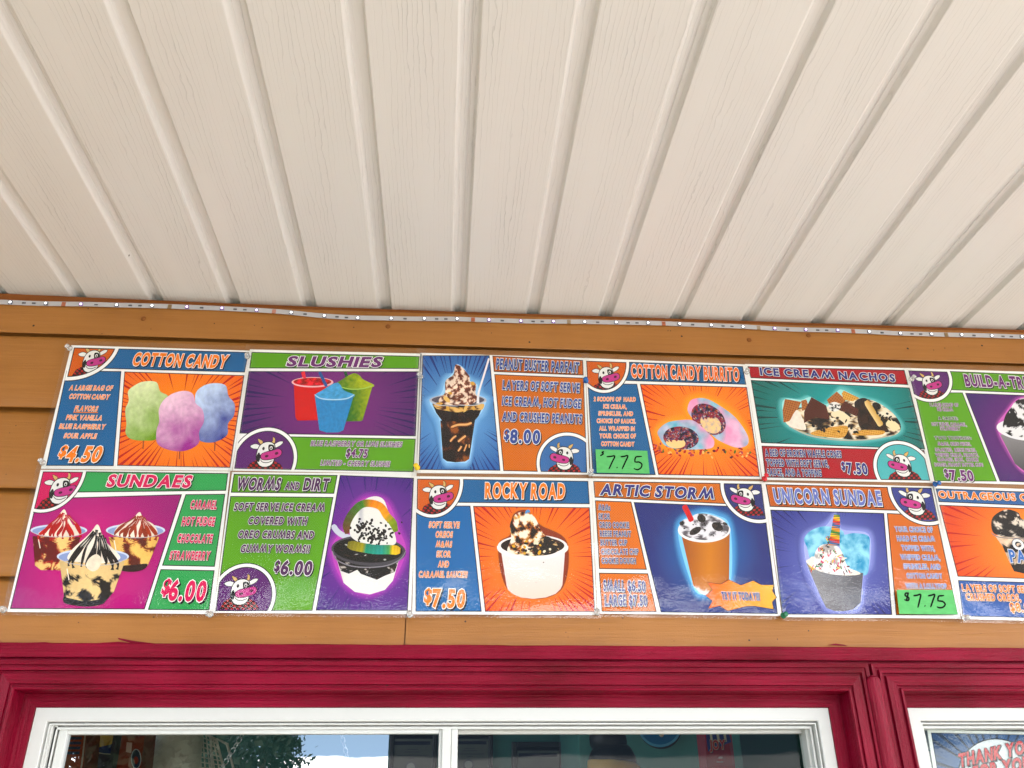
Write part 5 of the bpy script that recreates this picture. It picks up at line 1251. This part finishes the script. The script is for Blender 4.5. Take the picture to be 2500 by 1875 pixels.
# framed certificates on the back wall
Z2 = (650, 1600, 3.403); Z3 = (1200, 1600, 3.403)
def certificate(frame, qf, label, y, seed, qr=False):
    f = flat(frame, y - .022, 'certificate_frame', label, qf, 'certificate', 'framed certificates inside', seed)
    ik = f.parts['paper']; ik.v, ik.f, ik.c = [], [], []
    x0, x1 = qf[0][0], qf[1][0]; y0, y1 = qf[0][1], qf[2][1]; w_ = x1 - x0
    a, b2 = f.P(qf[3], 0), f.P(qf[1], 0)
    m_ = MB()
    t = (b2.x - a.x) * .10
    m_.box((a.x, y - .028, a.z), (a.x + t, y - .001, b2.z), .004); m_.box((b2.x - t, y - .028, a.z), (b2.x, y - .001, b2.z), .004)
    m_.box((a.x + t, y - .028, b2.z - t * .9), (b2.x - t, y - .001, b2.z), .004); m_.box((a.x + t, y - .028, a.z), (b2.x - t, y - .001, a.z + t), .004)
    m_.build('frame', M_BLACK, f.o)
    xa, xb = x0 + w_ * .10, x1 - w_ * .10; ya = y0 + w_ * .17
    f.poly([(x0 + w_ * .05, y0 + w_ * .05), (x1 - w_ * .05, y0 + w_ * .05), (x1 - w_ * .05, y1 - w_ * .05), (x0 + w_ * .05, y1 - w_ * .05)], lin((14, 16, 22)), ink=f.part('mount'))
    f.poly([(xa, ya), (xb, ya), (xb, y1 - w_ * .15), (xa, y1 - w_ * .15)], lin((128, 130, 126)), ink=ik)
    pr2 = f.part('printed_lines')
    f.poly([(xa + w_ * .02, ya + w_ * .05), (xb - w_ * .04, ya + w_ * .05), (xb - w_ * .04, ya + w_ * .12), (xa + w_ * .02, ya + w_ * .12)], lin((50, 54, 76)), ink=pr2)
    for (k, wd) in ((.20, .22), (.25, .30), (.32, .62), (.37, .12)):
        cx = (xa + xb) / 2; f.poly([(cx - wd * w_ / 2, ya + k * w_), (cx + wd * w_ / 2, ya + k * w_), (cx + wd * w_ / 2, ya + (k + .018) * w_), (cx - wd * w_ / 2, ya + (k + .018) * w_)], lin((110, 112, 116)), ink=pr2)
    f.poly(ell(((xa + xb) / 2 - w_ * .03, ya + .56 * w_), .12 * w_, .12 * w_), lin((120, 122, 128)), ink=pr2); f.poly(ell(((xa + xb) / 2 - w_ * .03, ya + .56 * w_), .085 * w_, .085 * w_), lin((186, 186, 182)), ink=pr2)
    f.done()
certificate(Z2, [(1003, 622), (1424, 622), (1424, 1200), (1003, 1200)], 'black framed certificate seen left of the sash bar', YB, 31)
certificate(Z2, [(1500, 628), (1884, 640), (1884, 1200), (1500, 1200)], 'black framed certificate just right of the sash bar', YB, 32)
certificate(Z3, [(172, 718), (606, 718), (606, 1300), (172, 1300)], 'small black framed certificate beside the ice cream cone display', YB, 33)
# giant cone display
def at_(px, py, y): return on_y(px, py, y)
yc = 1.45
c1, c2, c3 = at_(1477, 1762, yc), at_(1484, 1806, yc), at_(1495, 1858, yc)
icn = empty('ice_cream_display', at_(1497, 2050, yc), 'giant plastic ice cream cone display with dark chocolate scoops', 'display cone')
M_CHOC = plain('chocolate_plastic', (.004, .003, .003), .5, 0, .2, 18, .2)
def ball(c, r_, sq=.85, lump=.06, sd_=0):
    bm = bmesh.new(); bmesh.ops.create_icosphere(bm, subdivisions=4, radius=1)
    for v in bm.verts:
        n_ = v.co.normalized(); v.co = Vector((n_.x * r_, n_.y * r_, n_.z * r_ * sq)) * (1 + lump * mnoise.noise(n_ * 2.3 + Vector((sd_, 0, 0))))
    bm.verts.index_update(); m_ = MB().add([v.co + c for v in bm.verts], [[v.index for v in f.verts] for f in bm.faces]); bm.free(); return m_
sc_ = (yc - CAM.y) / FPX * 1.02
ball(c3, 52 * sc_, .86, .05, 1).build('scoop', M_CHOC, icn, True); ball(c2, 42 * sc_, .85, .05, 2).build('scoop', M_CHOC, icn, True); ball(c1, 31 * sc_, .85, .05, 3).build('scoop', M_CHOC, icn, True)
cr_b = at_(1497, 1885, yc)
MB().lathe([(.01, -.46), (.03, -.45), (45 * sc_, -.02), (57 * sc_, .0), (58 * sc_, .022), (50 * sc_, .03)], cr_b, (.12, 0, 1), 28).build('cone', plain('waffle_yellow', (.62, .36, .06), .5), icn, True)
# round wall clock / sign
f = flat(Z3, 1.885, 'round_sign', 'round blue sign hanging high on the teal wall', [(1212, 389), (1584, 389), (1584, 761), (1212, 761)], 'sign', seed=40)
for k_ in list(f.parts): f.parts[k_].v, f.parts[k_].f, f.parts[k_].c = [], [], []
f.poly(ell((1398, 575), 186, 188, 0, 48), lin((120, 190, 224)), ink=f.part('rim')); f.poly(ell((1398, 572), 168, 170, 0, 48), lin((40, 126, 180)), ink=f.part('face'))
for (c_, rx, ry) in (((1412, 640), 24, 40), ((1305, 628), 18, 22), ((1430, 540), 40, 60)): f.poly(ell(c_, rx, ry), lin((226, 214, 190)), ink=f.part('face'))
f.poly([(1386, 600), (1442, 600), (1436, 622), (1392, 622)], lin((226, 214, 190)), ink=f.part('face'))
cz = f.P((1398, 575), 0); r_ = (f.P((1584, 575), 0).x - cz.x)
f.done()
MB().lathe([(r_ * .98, -.0005 - .018), (r_ * .99, -.001)], (cz.x, 1.885, cz.z), (0, -1, 0), 40).build('backing', M_BLACK, f.o)
# cone sleeve box with lettering
f = flat(Z3, 1.3, 'cone_sleeve_carton', 'tall red and blue striped carton lettered JOY', [(1765, 560), (1950, 560), (2030, 1100), (1800, 1100)], 'carton', seed=41)
ik = f.parts['paper']; ik.c = [lin((176, 30, 44))] * len(ik.c)
f.poly([(1766, 560), (1950, 560), (1992, 720), (1800, 800)], lin((50, 60, 140)), ink=f.part('blue_panel'))
for (xa, xb) in ((1800, 1818), (1856, 1876), (1914, 1934)): f.poly([(xa, 560), (xb, 560), (xb + 22, 720), (xa + 22, 720)], lin((226, 214, 190)), ink=f.part('stripes'))
f.text('JOY', (1815, 776), (1944, 776), 74, lin((200, 60, 60)), 'lettering', .0, line=lin((236, 206, 170)))
f.poly(ell((1903, 850), 18, 10), lin((220, 190, 190)), ink=f.part('stripes')); f.poly([(1870, 880), (1925, 880), (1925, 890), (1870, 890)], lin((220, 190, 190)), ink=f.part('stripes'))
a, b2 = f.P((1768, 1100), 0), f.P((1985, 560), 0)
f.done(); MB().box((f.P((1790, 900), 0).x, 1.3005, a.z), (b2.x, 1.38, b2.z), .002).build('carton_body', plain('red_card', (.40, .03, .05), .6), f.o)
# cartons at the left of the window
Z0 = (0, 1500, 3.16)
def carton(quad_, cols, label, y, seed, deep=.07, extra=None):
    f = flat(Z0, y, 'supply_carton', label, quad_, 'carton', 'cartons at the left of the window', seed); ik = f.parts['paper']; ik.c = [lin(cols[0])] * len(ik.c)
    if extra: extra(f)
    f.done()
    a, b2, c, d = [f.P(q_, 0) for q_ in quad_]
    bk = Vector((0, deep, 0))
    V = [v + Vector((0, .0006, 0)) for v in (a, b2, c, d)] + [v + bk for v in (a, b2, c, d)]
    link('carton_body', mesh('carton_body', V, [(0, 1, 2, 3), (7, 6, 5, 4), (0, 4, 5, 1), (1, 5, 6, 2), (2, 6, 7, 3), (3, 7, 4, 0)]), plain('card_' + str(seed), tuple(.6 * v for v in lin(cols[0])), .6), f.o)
def ex1(f):
    for k in range(5): f.poly([(536 - k * 6, 905 + k * 38), (640 - k * 6, 905 + k * 38), (636 - k * 6, 928 + k * 38), (532 - k * 6, 928 + k * 38)], lin((70, 84, 120)), ink=f.part('printed_rows'))
    f.poly([(655, 895), (668, 895), (634, 1190), (620, 1190)], lin((200, 194, 180)), ink=f.part('edge_stripe'))
def ex2(f):
    f.poly([(760, 890), (884, 890), (862, 1000), (740, 1030)], lin((226, 186, 96)), ink=f.part('printed_panel')); f.poly([(735, 1035), (862, 1005), (850, 1080), (705, 1050)], lin((44, 56, 140)), ink=f.part('printed_band'))
    f.stroke([(700, 1048), (780, 1072), (856, 1078)], 7, lin((214, 206, 190)), ink=f.part('printed_band'))
def ex3(f):
    f.poly([(978, 985), (1020, 990), (1012, 1070), (970, 1062)], lin((226, 200, 190)), ink=f.part('printed_panel')); f.poly(ell((1050, 1115), 40, 78), lin((200, 214, 220)), ink=f.part('oval_panel')); f.poly(ell((1050, 1115), 33, 70), lin((40, 60, 100)), ink=f.part('oval_panel')); f.poly(ell((1050, 1125), 18, 30), lin((170, 70, 60)), ink=f.part('oval_panel'))
    f.poly([(985, 900), (1110, 900), (1104, 950), (975, 950)], lin((140, 60, 66)), ink=f.part('printed_panel'))
carton([(530, 880), (670, 880), (630, 1300), (470, 1300)], [(170, 78, 56)], 'rust red carton with blue rows, leftmost inside the window', .42, 51, extra=ex1)
carton([(722, 880), (900, 880), (850, 1300), (650, 1300)], [(104, 100, 116)], 'grey blue carton with yellow panel between two red cartons', .50, 52, extra=ex2)
carton([(950, 880), (1120, 880), (1074, 1300), (880, 1300)], [(156, 66, 52)], 'brick red carton with oval panel beside the green post', .46, 53, extra=ex3)
# white shade and wire basket
tb_ = at_(430, 1815, .62)
sh_ = empty('white_tub', at_(430, 1880, .62), 'cream plastic tub standing upside down behind the left sash', 'tub')
kk = (.62 - CAM.y) / FPX
MB().lathe([(58 * kk, -.10), (57 * kk, -.02), (54 * kk, .015), (46 * kk, .035), (30 * kk, .042)], tb_, (0, 0, 1), 32).build('tub_body', plain('cream_plastic', (.62, .60, .50), .4), sh_, True)
MB().lathe([(60 * kk, -.112), (61 * kk, -.105), (60 * kk, -.1005)], tb_, (0, 0, 1), 32).build('tub_rim', plain('cream_plastic_rim', (.62, .60, .50), .4), sh_, True)
wb = empty('wire_basket', at_(520, 1860, .66), 'white wire basket grid beside the cream tub', 'basket')
g0, g1, g2, g3 = at_(486, 1784, .66), at_(528, 1806, .66), at_(552, 1900, .66), at_(490, 1900, .66)
M_WIRE = plain('cream_wire', (.62, .60, .52), .4)
m_ = MB()
for i in range(6):
    t = i / 5; m_.tube([g0.lerp(g1, t), g3.lerp(g2, t)], .0016, 6)
for i in range(10):
    t = i / 9; m_.tube([g0.lerp(g3, t), g1.lerp(g2, t)], .0013, 6)
m_.build('grid', M_WIRE, wb)
MB().tube([g0, g1, g2, g3], .003, 8, True).build('rim_wire', M_WIRE, wb)
MB().tube([g0 + Vector((0, .10, 0)), g1 + Vector((0, .10, 0)), g2 + Vector((0, .10, 0)), g3 + Vector((0, .10, 0))], .003, 8, True).build('rim_wire', M_WIRE, wb)
# two chains that hold the sliding panel sign
def chain(pa, pb, y, label):
    a, b2 = at_(*pa, y), at_(*pb, y); d = b2 - a; L_ = d.length; n_ = int(L_ / .0072); t = d.normalized(); u = Vector((0, 1, 0)); w_ = t.cross(u).normalized(); u = w_.cross(t)
    o = empty('hanging_chain', a, label, 'chain', 'light chains hanging inside the glass'); m_ = MB()
    for i in range(n_):
        c = a + d * ((i + .5) / n_); s1 = (u if i % 2 else w_); s1 = (s1 + .5 * (w_ if i % 2 else u)).normalized()
        m_.tube([c + t * (.0050 * math.cos(2 * math.pi * k / 10)) + s1 * (.0030 * math.sin(2 * math.pi * k / 10)) for k in range(10)], .0007, 5, True)
    m_.build('links', M_STEEL, o)
chain((603, 1775), (515, 1920), .075, 'thin steel chain slanting down to the left behind the left sash')
chain((829, 1775), (866, 1920), .075, 'thin steel chain slanting down to the right beside the certificate')
# ------------------------------------------------------------------ across the yard, seen only mirrored in the glass
M_BARK = plain('bark', (.09, .06, .04), .9)
M_LEAF = plain('dark_leaves', (.018, .032, .014), .6, 0, .4, 2, 0)
def tree(x, y, h, wdt, label, seed, low=.22, clumps=70):
    r_ = random.Random(seed); o = empty('yard_tree', (x, y, 0), label, 'tree', 'trees across the yard')
    m_ = MB().tube([(x, y, 0), (x + .1, y, h * .3), (x - .1, y + .1, h * .6), (x, y, h * .93)], [h * .035, h * .027, h * .016, h * .004], 8)
    for k in range(9):
        z = h * r_.uniform(.3, .85); a = r_.uniform(0, 6.28); ln = wdt * (1.05 - z / h) * r_.uniform(.6, 1)
        m_.tube([(x, y, z), (x + math.cos(a) * ln, y + math.sin(a) * ln, z + ln * .35)], [h * .011, h * .003], 6)
    m_.build('trunk', M_BARK, o)
    V = []; F = []
    for k in range(clumps):
        z = h * r_.uniform(low, 1.0); rr = wdt * max(.08, 1.08 - z / h) * r_.uniform(.2, 1); a = r_.uniform(0, 6.28)
        c = Vector((x + rr * math.cos(a), y + rr * math.sin(a), z)); cs = r_.uniform(.25, .6) * h / 8
        for q in range(130):
            p_ = c + Vector((r_.gauss(0, cs), r_.gauss(0, cs), r_.gauss(0, cs * .6))); s_ = r_.uniform(.05, .11) * h / 8
            u = Vector((r_.uniform(-1, 1), r_.uniform(-1, 1), r_.uniform(-1, 1))).normalized(); w_ = u.orthogonal().normalized(); n0 = len(V)
            V += [p_ - u * s_ * 1.6, p_ + w_ * s_ * .7, p_ + u * s_ * 1.6, p_ - w_ * s_ * .7]; F.append((n0, n0 + 1, n0 + 2, n0 + 3))
    link('crown', mesh('crown', V, F), M_LEAF, o)

for (px_, d_, h_, w_, lb, sd_) in ((655, 30, 6.2, 2.0, 'dark leafy tree across the yard, mirrored in the left pane', 3), (560, 38, 6.0, 2.6, 'broad dark tree left of the mirrored leafy tree', 5), (300, 17, 8.5, 2.3, 'tall tree with a high crown mirrored at the left end of the pane', 8)):
    q_ = ray(px_, 1800); tree(CAM.x + q_.x / q_.y * (d_ + 1.3), -d_, h_, w_, lb, sd_, (.27 if sd_ == 8 else .22), 170 if sd_ == 8 else 80)
